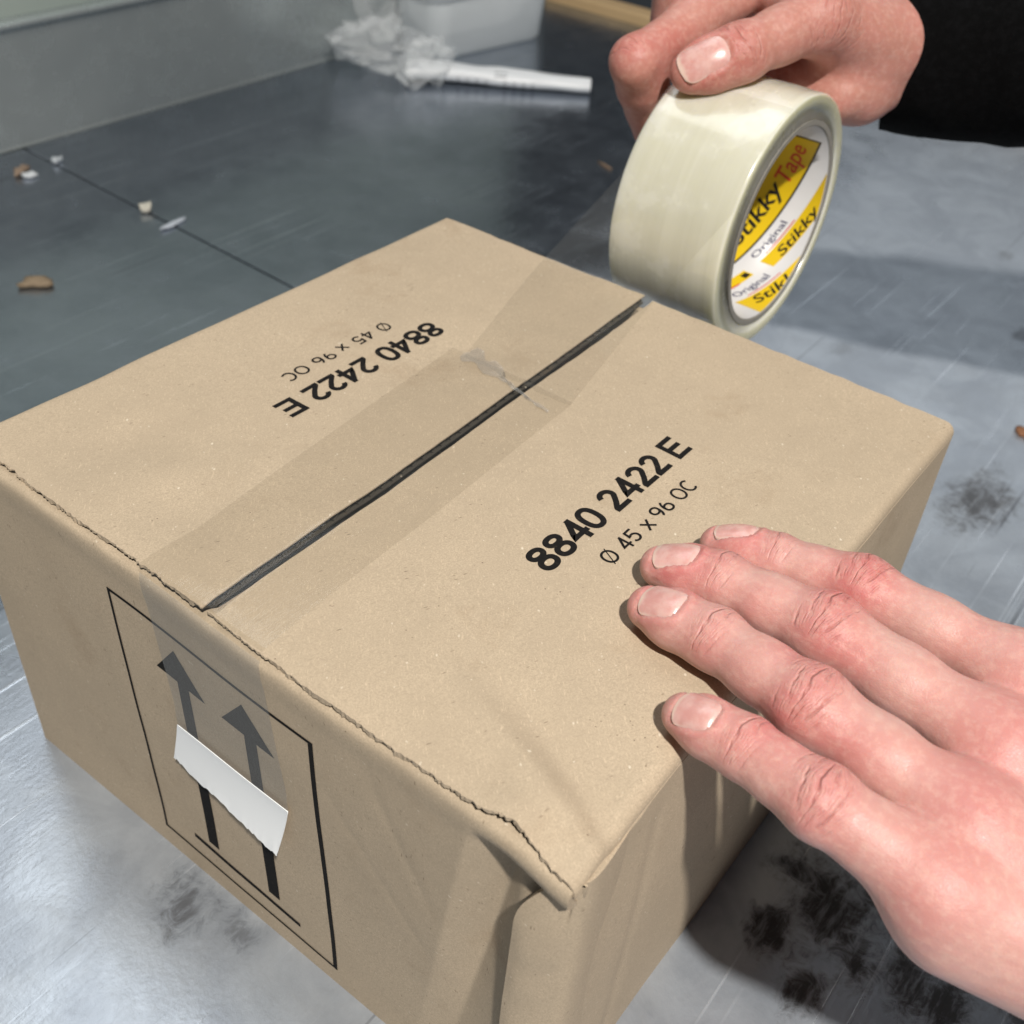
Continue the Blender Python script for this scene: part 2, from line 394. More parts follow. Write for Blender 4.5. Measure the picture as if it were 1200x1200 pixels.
t = NT('pale_wood'); cw = t.coord(); g = t.noise(t.mapping(cw,(60,4,90)),1,4,.6)
wood_m = t.done(t.bsdf(Base_Color=t.mix(g,(.42,.27,.13),(.62,.44,.24)),Roughness=.6,Normal=t.bump(g,.2,.001)))
V,F = box_mesh(1.031,1.060,-1.1,.744,-.034,.012); o = mesh_obj('wooden_rail',V,F,wood_m,None,False); bevel(o,.002)
tag(o,'pale wooden rail along the far end of the metal table','rail')

# =================================================================== the carton
H = BH
carton = empty('cardboard_box',(BW/2,BL/2,0))
tag(carton,'brown kraft cardboard carton with printed flaps, seam being taped shut','box')
eL = np.array([(.2420,.0024),(.2167,.0017),(.2068,.0012),(.1971,.0008),(.1862,.0008),(.1751,.0004),(.1697,.0002),(.1611,.0004),(.1493,-.0002),(.1425,-.0003),(.1344,-.0007),(.1239,-.0009),(.1100,-.0008)])[::-1]
eR = np.array([(.125,0.),(.1163,-.0006),(.1073,-.0012),(.0982,-.0016),(.0888,-.0018),(.0803,-.0022),(.0728,-.0020),(.0628,-.0021),(.0544,-.0022),(.0474,-.0020),(.0400,-.0023),(.0342,-.0024),(.0280,-.0026),(.0227,-.0013),(.0188,-.0004),(.0137,-.0010),(.0090,-.0018),(.0051,-.0022),(.0013,-.0026),(-.01,-.0028)])[::-1]
def rag(y,s): return (.25+1.5*np.clip(.5+.9*vn(np.asarray(y)/.013,0,s+7),0,1))*rag0(y,s)
def rag0(y,s): return .00020*vn(y/.0022,0,s)+.00026*vn(y/.0007,0,s+1)+.0008*np.maximum(0,vn(y/.005,0,s+3)-.35)
def xedge(side,y):
    e = eL if side=='L' else eR
    return np.interp(y,e[:,0],e[:,1])+rag(y,3 if side=='L' else 6)
def seam(side,x):
    if side=='L': return np.interp(x,[-.01,0,.02,.043,.067,.084,.114,.138,.165,.184,.214,.234],[.1226,.1228,.1233,.1238,.1243,.1249,.1262,.1272,.1281,.1287,.1299,.1308])+.00012*vn(x/.012,0,11)+.00008*vn(x/.003,0,12)
    return np.interp(x,[-.01,0,.012,.02,.04,.063,.081,.118,.137,.16,.177,.209,.234],[.1182,.1188,.1196,.1199,.1203,.1208,.1213,.1224,.1230,.1237,.1241,.1251,.1268])+.00012*vn(x/.015,0,14)+.00010*vn(x/.004,0,15)
def ztop(side,x,y):
    x = np.asarray(x,float); y = np.asarray(y,float)
    z = H+.0007*vn(x/.055,y/.055,1 if side=='L' else 2)+.00025*vn(x/.018,y/.018,4)
    d = x-np.interp(y,(eL if side=='L' else eR)[:,0],(eL if side=='L' else eR)[:,1])
    z = z-.0004*(1-sstep(0,.006,d))
    if side=='L':
        z = z+.0006*sstep(.17,.13,y)-.0016*np.exp(-((x-.035)/.022)**2-((y-.195)/.02)**2)-.0013*np.exp(-((x-.022)/.014)**2-((y-.162)/.016)**2)
        z = z+.0007*np.exp(-((x-.03)/.012)**2-((y-.178)/.012)**2)
    else:
        # crushed front corner: a fold runs into it, the tip dips
        z = z-.0042*np.exp(-((x-.000)/.017)**2-((y-.000)/.014)**2)
        q = (x-.030)*.80+(y-.010)*-.60; r_ = (x-.030)*.60+(y-.010)*.80
        z = z-.0016*np.exp(-((x-.026)/.010)**2-((y-.016)/.016)**2)+.0017*np.exp(-((x-.012-.32*(y-.02))/.0042)**2)*sstep(.066,.035,y)-.0010*np.exp(-((x-.021-.42*(y-.02))/.0040)**2)*sstep(.055,.03,y)
        z = z+.0019*np.exp(-((x-.0)/.008)**2-((y-.020)/.008)**2)
        z = z-.0006*sstep(.02,.0,y)
    return z
RB = .0042; FE = .52
def make_flap(side):
    nx,ny = 150,86
    # rows run from the seam to the folded long edge
    sgn = -1 if side=='R' else 1
    yb = 0 if side=='R' else BL
    us = np.concatenate([np.linspace(0,.05,26)**1.0, np.linspace(.05,1,nx-26+1)[1:]])
    T = np.linspace(0,1,ny)
    top = np.zeros((nx,ny+8,3)); bot = np.zeros((nx,ny,3))
    for i,u in enumerate(us):
        xg = u*BW
        ys0 = seam(side,xg); y1 = yb-sgn*RB
        y = ys0+(y1-ys0)*T
        xe = xedge(side,y); x = xe+(BW+.0006*vn(y/.006,3,9)-xe)*u
        ys = seam(side,x); y = ys+(y1-ys)*T
        z = ztop(side,x,y); top[i,:ny] = np.stack([x,y,z],1)
        th = .0009+.0026*sstep(.0005,.005,x-xe); bot[i] = np.stack([x,y,z-th],1)
        for k in range(8):
            a = (k+1)/8*math.pi/2
            top[i,ny+k] = (x[-1], y1+sgn*RB*math.sin(a), z[-1]-RB*(1-math.cos(a)))
    flap = empty('top_flap',(BW/2,(yb+.12)/2,H)); flap.parent = carton; flap.matrix_parent_inverse = carton.matrix_world.inverted()
    bpy.context.view_layer.update()
    Q = top.copy(); Q[:,:,2] -= .00045; Q[:,ny:,1] -= sgn*.0005
    sheet('upper_liner',top,Q,M_CARD,flap)
    Q = bot.copy(); Q[:,:,2] += .0004
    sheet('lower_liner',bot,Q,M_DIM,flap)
    ya = np.linspace(.004,.1215 if side=='R' else BL-.006,900) if side=='R' else np.linspace(.1230,BL-.006,900)
    xa = xedge(side,ya); za = ztop(side,xa,ya); hang = .0006+.0011*np.clip(.5+.9*vn(ya/.0035,0,25)+.5*vn(ya/.0009,0,26),0,1.3)
    P = np.stack([np.stack([xa-.00012+.0002*vn(ya/.0006,q,27)*q,ya,za+.00006-hang*q],1) for q in (0,.5,1)],1)
    Qe = P.copy(); Qe[:,:,0] += .0003
    sheet('torn_edge',P,Qe,M_CARD,flap)
    # corrugation seen in the cut edge
    xs = np.linspace(.0012,BW-.0005,620); rows = []
    ph = 2*math.pi*(xs/.0052+.25*vn(xs/.02,0,21))
    for d in (0.0006,.006,.012):
        ys = seam(side,xs)+sgn*d; zt = ztop(side,xs,ys)
        xe = np.interp(ys,(eL if side=='L' else eR)[:,0],(eL if side=='L' else eR)[:,1])
        th = .0009+.0026*sstep(.0005,.005,xs-xe)
        zm = zt-.00045-(th-.0009)/2; am = np.maximum((th-.0009)/2-.00005,.0001)
        rows.append(np.stack([xs,ys,zm+am*np.sin(ph)],1))
    P = np.stack(rows,1); Qf = P.copy(); Qf[:,:,2] -= .00022
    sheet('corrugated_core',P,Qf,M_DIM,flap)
    return flap
flapL = make_flap('L'); flapR = make_flap('R')

def fx(y,z):                                     # outer face of the arrow panel
    y = np.asarray(y,float); z = np.asarray(z,float)
    b = -(.0020+.0016*sstep(.16,.09,y))*sstep(0,1.0,z/H)
    yc = .0170+.13*(H-z); d = .0070*np.sqrt(np.clip(1-np.abs(y-yc)/np.where(y<yc,.012,.0115),0,1)**2+.0009)*sstep(H-.0072,H-.0125,z)*(.30+.70*sstep(.02,.10,z))
    d = d+.0001*np.exp(-((y-.040)/.014)**2)*sstep(H-.01,H-.03,z)*sstep(.01,.06,z)
    d = d+.0058*sstep(.0165,.0060,y)*sstep(H-.0075,H-.013,z)
    # slack creases running down from the crushed corner
    for (y0,z0,y1,z1,am) in ((.062,.128,.040,.085,.00016),(.080,.110,.040,.060,.00012)):
        L = math.hypot(y1-y0,z1-z0); t = ((y-y0)*(y1-y0)+(z-z0)*(z1-z0))/L**2; q = ((y-y0)*(z1-z0)-(z-z0)*(y1-y0))/L
        d = d+am*np.exp(-(q/.0022)**2)*sstep(-.1,.2,t)*sstep(1.1,.8,t)
    n_ = .0004*vn(y/.07,z/.07,31)+.00008*vn(y/.016,z/.016,32)
    return b+d+n_*sstep(0,.02,z)*sstep(H-.004,H-.02,z)
def make_front():
    R_ = .0055; zc = H-.0019-R_
    ys = np.concatenate([np.linspace(.0008,.06,90),np.linspace(.06,BL-.0008,130)[1:]]); ny = len(ys)
    zs = np.linspace(0,zc,70); rows = []; inn = []
    crush = .0050*np.exp(-(ys/.013)**2)          # the fold sinks at the crushed corner
    wob = .0005*vn(ys/.03,0,41)+.00045*vn(ys/.007,0,42)
    for z in zs:
        zz = z-(crush*sstep(.5,1,z/zc)); x = fx(ys,z); rows.append(np.stack([x,ys,zz],1)); inn.append(np.stack([x+.003,ys,zz],1))
    xr = fx(ys,zc)
    for k in range(1,11):
        a = k/10*math.pi/2
        rows.append(np.stack([xr+R_*(1-math.cos(a)**FE),ys,zc+R_*math.sin(a)**FE-crush+wob*math.sin(a)],1))
        inn.append(np.stack([xr+.003+(R_-.003)*(1-math.cos(a)),ys,zc+(R_-.003)*math.sin(a)-crush],1))
    for x1,dz in ((.0052,.0026),(.018,.0050),(.05,.0115),(.112,.0140)):
        rows.append(np.stack([np.full(ny,x1),ys,H-.0019-crush-dz+0*ys],1)); inn.append(np.stack([np.full(ny,x1),ys,H-.0049-crush-dz+0*ys],1))
    P = np.stack(rows,0); Q = np.stack(inn,0)
    return sheet('front_panel',P,Q,M_CARD,carton)
front = make_front()
# right-hand panel (under the hand) and the glued tab that wraps the crushed corner
def gy(x,z): return -.0011*np.sin(math.pi*np.clip(z/H,0,1))*np.sin(math.pi*np.clip(x/BW,0,1))+.0006*vn(x/.05,z/.05,51)*sstep(H-.004,H-.03,z)+.0005*np.exp(-((x-.036)/.0025)**2)*sstep(H-.004,H-.03,z)
xs = np.linspace(.012,BW,120); zs = np.linspace(0,H-RB+.0006,60); X,Z = np.meshgrid(xs,zs,indexing='ij')
Zt = np.minimum(Z, ztop('R',X,0*X+RB)-RB-.0004)
P = np.stack([X,gy(X,Z),Zt],2); Q = P.copy(); Q[:,:,1] += .003
side = sheet('side_panel',P,Q,M_CARD,carton)
path = np.array([(.0300,.0016),(.0200,-.0001),(.0125,-.0008),(.0070,-.0012),(.0030,-.0008),(.0006,.0008),(-.0010,.0030),(-.0026,.0058),(-.0038,.0090),(-.0042,.0115),(-.0041,.0138)])
s0 = np.linspace(0,1,len(path)); ss = np.linspace(0,1,46); px = np.interp(ss,s0,path[:,0]); py = np.interp(ss,s0,path[:,1])
k5 = np.array([1,2,3,2,1])/9
px[2:-2] = np.convolve(px,k5,'valid'); py[2:-2] = np.convolve(py,k5,'valid')
zs = np.concatenate([np.linspace(0,.09,24),np.linspace(.09,H-.0075,34)[1:]])
P = np.zeros((46,len(zs),3)); Q = P.copy()
for j,z in enumerate(zs):
    top_ = sstep(H-.032,H-.0075,z); wsc = 1-.62*top_**1.6
    yy = np.where(py>.001,.001+(py-.001)*wsc,py); xx = np.where(px<0,px*(1-.55*top_)+.0012*top_,px)
    cr = .0003*vn(ss*5,z/.010,61)*sstep(.2,.5,ss)+.0004*vn(ss*3,z/.03,62)*sstep(.3,.6,ss)
    P[:,j] = np.stack([xx-cr*.8,yy+cr*.3,np.full(46,z)-.0012*top_*np.sin(ss*math.pi)*0],1)
    tx = np.gradient(xx,ss); ty = np.gradient(yy,ss); L = np.hypot(tx,ty)
    nin = np.stack([ -ty/L*-1, tx/L*-1],1)       # pointing into the carton
    Q[:,j] = P[:,j]+np.concatenate([nin*.0024,np.zeros((46,1))],1)
sheet('corner_tab',P,Q,M_CARD,carton)
def flat_panel(name, fn, nu=30, nv=20, off=(0,0,0), mat=None):
    u = np.linspace(0,1,nu); v = np.linspace(0,1,nv); U,V_ = np.meshgrid(u,v,indexing='ij')
    P = fn(U,V_); Q = P+np.array(off); return sheet(name,P,Q,mat or M_CARD,carton)
flat_panel('side_panel',lambda u,v: np.stack([.001+u*(BW-.002),BL+0*u,v*(H-RB+.0004)],2),off=(0,-.003,0))
flat_panel('back_panel',lambda u,v: np.stack([BW-.0015+0*u,.003+u*(BL-.006),v*(H-.0042)],2),off=(-.003,0,0))
flat_panel('inner_flap',lambda u,v: np.stack([.118+v*(BW-.122),.006+u*(BL-.012),H-.0170+0*u],2),off=(0,0,-.003),mat=M_DIM)  # sunk and dark-coloured so the slit above reads black
flat_panel('bottom_panel',lambda u,v: np.stack([.003+v*(BW-.008),.004+u*(BL-.008),.0001+0*u],2),off=(0,0,.003))

# ------------------------------------------------------------------ printing: a small stroke alphabet
def arc(cx,cy,rx,ry,a0,a1,n=18): return [(cx+rx*math.cos(math.radians(a0+(a1-a0)*i/n)),cy+ry*math.sin(math.radians(a0+(a1-a0)*i/n))) for i in range(n+1)]
def supel(cx,cy,rx,ry,e=2.5,n=40):
    o=[]
    for i in range(n):
        t=2*math.pi*i/n; c,s=math.cos(t),math.sin(t); o.append((cx+rx*math.copysign(abs(c)**(2/e),c),cy+ry*math.copysign(abs(s)**(2/e),s)))
    return o
def glyph(ch,h):                                 # h = half stroke; returns [(points, closed)], advance
    if ch=='8': return [(supel(.34,.745,.225,.255-h,2.2),True),(supel(.34,.275,.335-h,.275-h+.02,2.2),True)],.80
    if ch=='0': return [(supel(.34,.5,.335-h,.505-h,2.4),True)],.80
    if ch=='O': return [(supel(.42,.5,.42-h,.51-h,2.15),True)],.95
    if ch=='\u00d8': return [(supel(.42,.5,.42-h,.51-h,2.15),True),([(.16,-.06),(.68,1.06)],False)],.95
    if ch=='C': return [(arc(.42,.5,.41-h,.51-h,48,312,30),False)],.88
    if ch=='4': return [([(.50,1),(.50,0)],False),([(.50,1-h*.9),(.05+h*.6,.22+h),(.69,.22+h)],False)],.80
    if ch=='2': return [(arc(.34,.70,.315-h,.305-h,172,-28,20)+[(.34,.36),(.13,.16),(.06+h*.6,h)],False),([(.03,h),(.68,h)],False)],.80
    if ch=='E': return [([(.05+h,0),(.05+h,1)],False),([(.05,h),(.76,h)],False),([(.05,.52),(.70,.52)],False),([(.05,1-h),(.76,1-h)],False)],.86
    if ch=='5': return [([(.62,1-h),(.16,1-h),(.11,.50)]+arc(.33,.335,.33-h,.34-h,128,-150,22),False)],.80
    if ch=='9': return [(supel(.34,.69,.32-h,.315-h,2.2),True),(arc(.20,.62,.46-h,.62-h,8,-62,14),False)],.80
    if ch=='6':
        g,_=glyph('9',h); return [([(.68-x,1-y) for x,y in p],c) for p,c in g],.80
    if ch=='x': return [([(.06,0),(.60,.70)],False),([(.06,.70),(.60,0)],False)],.72
    return [],.42
def ribbon(pts,closed,h):
    p = np.array(pts,float)
    # densify
    q=[]; n=len(p); m=n if closed else n-1
    for i in range(m):
        a,b=p[i],p[(i+1)%n]; k=max(1,int(np.linalg.norm(b-a)/.12))
        for j in range(k): q.append(a+(b-a)*j/k)
    if not closed: q.append(p[-1])
    p=np.array(q); n=len(p)
    if closed: t=np.roll(p,-1,0)-np.roll(p,1,0)
    else: t=np.gradient(p,axis=0)
    t/=np.linalg.norm(t,axis=1)[:,None]+1e-9
    nv=np.stack([-t[:,1],t[:,0]],1); ex=np.ones(n)
    for i in range(n):
        i0,i1=(i-1)%n,(i+1)%n
        if closed or 0<i<n-1:
            d1=p[i]-p[i0]; d1/=np.linalg.norm(d1)+1e-9
            ex[i]=1/max(.55,abs(np.dot(np.array([-d1[1],d1[0]]),nv[i])))
    Lf=p+nv*h*ex[:,None]; Rt=p-nv*h*ex[:,None]
    F=[(2*i,2*((i+1)%n),2*((i+1)%n)+1,2*i+1) for i in range(n if closed else n-1)]
    V=np.empty((2*n,2)); V[0::2]=Lf; V[1::2]=Rt
    return V,F
def text_mesh(txt,h,scale,xs=1.0,track=0.):
    V=[];F=[];x=0;lay=[];k=0
    for ch in txt:
        g,adv=glyph(ch,h)
        for pts,c in g:
            hh=h*.45 if (ch=='\u00d8' and not c) else h
            v,f=ribbon(pts,c,hh); off=len(V); V+=[((a*xs+x)*scale,b*scale) for a,b in v]; lay+=[k]*len(v)
            F+=[tuple(i+off for i in ff) for ff in f]; k=(k+1)%5
        x+=adv*xs+track
    return np.array(V),F,np.array(lay),x*scale
def orient(V,F,nd):
    V=np.asarray(V); out=[]
    for f in F:
        a,b,c=V[f[0]],V[f[1]],V[f[2]]
        out.append(f if np.dot(np.cross(b-a,c-a),nd)>=0 else f[::-1])
    return out
def print_top(name,txt,h,scale,ox,oy,rot,side,fit=None,parent=None):
    V,F,lay,L=text_mesh(txt,h,scale,1.13)
    if fit:
        L0=V[:,0].max()-V[:,0].min(); nsp=len(txt)-1
        V,F,lay,L=text_mesh(txt,h,scale,1.13,(fit-L0)/scale/nsp)
    V[:,0]-=V[:,0].min()
    s=-1 if rot else 1
    x=ox+s*V[:,0]; y=oy+s*V[:,1]
    W_=np.stack([x,y,ztop(side,x,y)+.00010+lay*.00002],1)
    return mesh_obj(name,W_,orient(W_,F,(0,0,1)),M_INK,parent,True)
print_top('printed_code','8840 2422 E',.090,.0101,.0729,.0622,False,'R',.0815,flapR)
print_top('printed_size','\u00d8 45 x 96 OC',.068,.0056,.0879,.0505,False,'R',.0498,flapR)
print_top('printed_code','8840 2422 E',.090,.0098,.1568,.1800,True,'L',.0790,flapL)
print_top('printed_size','\u00d8 45 x 96 OC',.068,.0056,.1450,.1918,True,'L',.0525,flapL)
def print_front(name,poly_list,sub=.004):
    V=[];F=[]
    for k,pl in enumerate(poly_list):
        bm=bmesh.new(); vs=[bm.verts.new((p[0],p[1],0)) for p in pl]; bm.faces.new(vs)
        ys=[p[0] for p in pl]; zs=[p[1] for p in pl]
        for a in np.arange(min(ys)+sub,max(ys),sub): bmesh.ops.bisect_plane(bm,geom=bm.verts[:]+bm.edges[:]+bm.faces[:],plane_co=(a,0,0),plane_no=(1,0,0))
        for a in np.arange(min(zs)+sub,max(zs),sub): bmesh.ops.bisect_plane(bm,geom=bm.verts[:]+bm.edges[:]+bm.faces[:],plane_co=(0,a,0),plane_no=(0,1,0))
        off=len(V); bm.verts.index_update()
        for v in bm.verts: V.append((fx(v.co.x,v.co.y)-.00012-.00003*k,v.co.x,v.co.y))
        F+=[tuple(off+v.index for v in f.verts) for f in bm.faces]; bm.free()
    V=np.array(V,float)
    return mesh_obj(name,V,orient(V,F,(-1,0,0)),M_INK,front,True)
w_=.0006
frm=[(.1655,.1245),(.0815,.1235),(.0797,.0095),(.1622,.0112)]
pl=[]
for i in range(4):
    a,b=A(*frm[i]),A(*frm[(i+1)%4]); t_=nrm(b-a); n_=A(-t_[1],t_[0])*(w_*(1.5 if i==1 else 1)); a=a-t_*w_; b=b+t_*w_
    pl.append([a+n_,b+n_,b-n_,a-n_])
print_front('printed_frame',pl)
for y0 in (.0,-.0292):
    print_front('printed_arrow',[[(.1375+y0,.1182),(.1478+y0,.1046),(.1257+y0,.1046)],[(.1382+y0,.105),(.1330+y0,.105),(.1330+y0,.0238),(.1382+y0,.0238)]])
print_front('printed_bar',[[(.1462,.0212),(.0950,.0192),(.0950,.0171),(.1462,.0190)]])

# ------------------------------------------------------------------ clear tape already stuck over the seam and down the arrow panel
def tz(x,y):                                     # board height under the tape, bridging the slit
    sl,sr=seam('L',x),seam('R',x)
    zl,zr=ztop('L',x,np.maximum(y,sl)),ztop('R',x,np.minimum(y,sr))
    t_=np.clip((y-sr)/(sl-sr),0,1); return zr*(1-t_)+zl*t_
def strip(name,rows,mat,parent,lift=.00018):
    P=np.stack(rows,0); return mesh_obj(name,P.reshape(-1,3),gfaces(P.shape[0],P.shape[1]),mat,parent,True)
nv=40; rows=[]
lf=lambda x: np.interp(x,[0,.02,.154,.17],[.1489,.1494,.1616,.163]); rt=lambda x: np.interp(x,[0,.006,.05,.131,.17],[.0998,.1001,.1025,.1060,.108])
for x in np.linspace(.149,-.0010,90):
    y=np.linspace(lf(x),rt(x),nv); rows.append(np.stack([x+0*y,y,tz(x+0*y,y)+.00020],1))
zc=H-.0074
for k in (7,6,5,4,3,2,1,0):
    a=k/9*math.pi/2; y=np.linspace(lf(0),rt(0),nv)-.0018*(1-k/8); xr=fx(y,zc); rows.append(np.stack([np.minimum(xr+.0055*(1-math.cos(a)**FE)-.0003,-.0013),y,zc+.0058*math.sin(a)**FE+.0005*math.sin(a)+0*y],1))
zs_=np.linspace(zc-.003,.084,26)
for z in zs_:
    s_=(zc-z)/.05; y=-.0020+np.linspace(lf(0)-.0058*s_,rt(0)-.0055*s_,nv); rows.append(np.stack([fx(y,z)-.0003-.0009*sstep(.095,.084,z),y,z+0*y],1))
M_HAZY=mat_tape('clear_tape_milky',.16,(.93,.93,.92))  # milkier and less clear than the strip on the lid
tape=strip('tape_strip',rows[:93],M_TAPE,carton); strip('hanging_end',rows[92:],M_HAZY,tape)
# its folded white end, torn along the bottom, curling off the board
nv=60; rows=[]
yL,yR=lf(0)-.0078,rt(0)-.0075
for k in range(14):
    q=k/13; y=np.linspace(yL+.0040*q*.9,yR+.0035*q,nv); zt=.0846+np.linspace(-.0006,.0004,nv); zb=.0650+np.linspace(.0012,-.0016,nv)+.0007*vn(y/.0012,0,71)+.0010*vn(y/.004,0,72)
    zb0=.0650+np.linspace(.0012,-.0016,nv); z=zt+(zb0-zt)*q+(zb-zb0)*q**7; rows.append(np.stack([fx(y,z)-.0014-.0030*q**1.6*np.linspace(.45,1.2,nv),y,z],1))
P=np.stack(rows,0); Qw=P.copy(); Qw[:,:,0]+=.00025
t=NT('white_tab'); wt=t.done(t.bsdf(Base_Color=(.86,.87,.88),Roughness=.38,Subsurface_Weight=.1,Subsurface_Radius=(.002,.002,.002)))
sheet('torn_white_tab',P,Qw,wt,tape)

# =================================================================== tape roll
RX,RZ,RO,RI,RL = .3007,.1604,.0543,.0441,.0415
Y0,Y1 = .1069,.1590
roll = empty('tape_roll',(RX,(Y0+Y1)/2,RZ-RO)); tag(roll,'thick roll of clear packing tape on a printed core, held over the box edge','tape roll')
r=.0016
prof=[(RO-r,Y0),(RO-r*.35,Y0+r*.3),(RO,Y0+r)]+[(RO-.0003*math.sin(i*1.7)*.4,Y0+r+(Y1-Y0-2*r)*i/12) for i in range(1,12)]+[(RO,Y1-r),(RO-r*.35,Y1-r*.3),(RO-r,Y1),(RI,Y1),(RI,Y0)]
V,F=lathe_y(prof,RX,RZ,128); o=mesh_obj('tape_winding',V,F,M_WIND,roll)
m_=o.modifiers.new('n','WEIGHTED_NORMAL')
t=NT('core_board'); cb=t.done(t.bsdf(Base_Color=t.mix(t.noise(t.coord(),300,3),(.20,.185,.16),(.32,.30,.27)),Roughness=.45))
V,F=lathe_y([(RI-.0001,Y0-.0004),(RI-.0001,Y1+.0004),(RL+.0004,Y1+.0004),(RL,Y1),(RL,Y0),(RL+.0004,Y0-.0004)],RX,RZ,128)
o=mesh_obj('core',V,F,cb,roll,False)
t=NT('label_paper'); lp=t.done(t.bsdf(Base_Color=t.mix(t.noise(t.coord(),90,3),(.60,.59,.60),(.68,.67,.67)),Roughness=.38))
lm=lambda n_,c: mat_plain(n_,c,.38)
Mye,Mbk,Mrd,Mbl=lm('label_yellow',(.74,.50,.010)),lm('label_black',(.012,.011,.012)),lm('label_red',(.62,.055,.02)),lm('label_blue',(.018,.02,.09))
def lab(s,t_,d):                                 # label sheet coords: s arc metres, t across the core; helically wound print
    th=s/RL; y=t_-.00024*(np.degrees(th)+48); r_=RL-d
    return np.stack([RX+r_*np.cos(th),y,RZ+r_*np.sin(th)],-1)
def lab_poly(name,verts,faces,d,mat,parent):
    bm=bmesh.new(); vs=[bm.verts.new((a,b,0)) for a,b in verts]
    for f in faces:
        try: bm.faces.new([vs[i] for i in f])
        except ValueError: pass
    lo,hi=min(v[0] for v in verts),max(v[0] for v in verts)
    for a in np.arange(lo+.0015,hi,.0015): bmesh.ops.bisect_plane(bm,geom=bm.verts[:]+bm.edges[:]+bm.faces[:],plane_co=(a,0,0),plane_no=(1,0,0))
    k=.00024*math.degrees(1)/RL                  # y = t - k*s - const: cut along both rims of the core
    for yy,sg in ((Y0+.0003,-1),(Y1-.0003,1)):
        bmesh.ops.bisect_plane(bm,geom=bm.verts[:]+bm.edges[:]+bm.faces[:],plane_co=(0,yy+.00024*48,0),plane_no=(-k*sg,sg,0),clear_outer=True)
    bm.verts.index_update()
    C=np.array([(v.co.x,v.co.y) for v in bm.verts]); 
    if len(C)==0: bm.free(); return None
    W_=lab(C[:,0],C[:,1],d); F=[tuple(v.index for v in f.verts) for f in bm.faces]; bm.free()
    out=[]
    for f in F:
        c=W_[list(f)].mean(0); nd=A(RX-c[0],0,RZ-c[2]); out.append(orient(W_,[f],nd)[0])
    return mesh_obj(name,W_,out,mat,parent,False)
dg=lambda a: math.radians(a)*RL
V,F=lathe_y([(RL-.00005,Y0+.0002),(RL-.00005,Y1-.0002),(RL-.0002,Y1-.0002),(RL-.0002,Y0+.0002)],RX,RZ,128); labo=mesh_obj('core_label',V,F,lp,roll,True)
def rect(s0,s1,t0,t1,rd=0): return [(s0,t0),(s1,t0),(s1,t1),(s0,t1)],[(0,1,2,3)]
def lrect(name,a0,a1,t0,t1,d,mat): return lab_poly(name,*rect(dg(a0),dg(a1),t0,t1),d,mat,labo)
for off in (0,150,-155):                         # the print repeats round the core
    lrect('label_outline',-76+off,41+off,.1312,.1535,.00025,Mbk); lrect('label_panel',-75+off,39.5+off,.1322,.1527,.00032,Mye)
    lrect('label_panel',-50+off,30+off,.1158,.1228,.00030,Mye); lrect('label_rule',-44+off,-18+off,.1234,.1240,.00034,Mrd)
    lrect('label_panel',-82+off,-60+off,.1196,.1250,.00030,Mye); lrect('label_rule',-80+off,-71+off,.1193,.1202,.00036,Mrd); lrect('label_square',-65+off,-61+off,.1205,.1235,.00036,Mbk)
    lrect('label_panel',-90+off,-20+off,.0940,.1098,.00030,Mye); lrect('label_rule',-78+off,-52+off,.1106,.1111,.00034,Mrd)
def font_mesh(txt,size,shear=0,bold=0.):
    cu=bpy.data.curves.new('t','FONT'); cu.body=txt; cu.size=size; cu.shear=shear; cu.offset=bold; cu.resolution_u=4
    ob=bpy.data.objects.new('t',cu); col.objects.link(ob); dgp=bpy.context.evaluated_depsgraph_get(); me=bpy.data.meshes.new_from_object(ob.evaluated_get(dgp))
    V=[(v.co.x,v.co.y) for v in me.vertices]; F=[tuple(p.vertices) for p in me.polygons]
    bpy.data.objects.remove(ob); bpy.data.curves.remove(cu); bpy.data.meshes.remove(me)
    return np.array(V),F
def lab_text(name,txt,a0,a1,t0,hgt,d,mat,shear=0,bold=0.):
    V,F=font_mesh(txt,.01,shear,bold); V[:,0]-=V[:,0].min()
    V[:,0]*=(dg(a1)-dg(a0))/V[:,0].max(); V[:,1]*=hgt/.0075
    return lab_poly(name,[(dg(a0)+x,t0+y) for x,y in V],F,d,mat,labo)
for off in (0,150,-155):
    lab_text('lettering','Stikky',-46+off,1+off,.1372,.0085,.00042,Mbk,.35,.00016)
    lab_text('lettering','Tape',3+off,32+off,.1362,.0088,.00042,Mrd,.35,.00012)
    lab_text('lettering','Original',-49+off,-21+off,.1256,.0036,.00042,Mbl,0,.00004)
    lab_text('lettering','Stikky',-42+off,-6+off,.1164,.0050,.00042,Mbk,.35,.00012)
    lab_text('lettering','Original',-84+off,-57+off,.1128,.0038,.00042,Mbl,0,.00004)
    lab_text('lettering','Stikky',-82+off,-40+off,.1035,.0056,.00042,Mbk,.35,.00012)
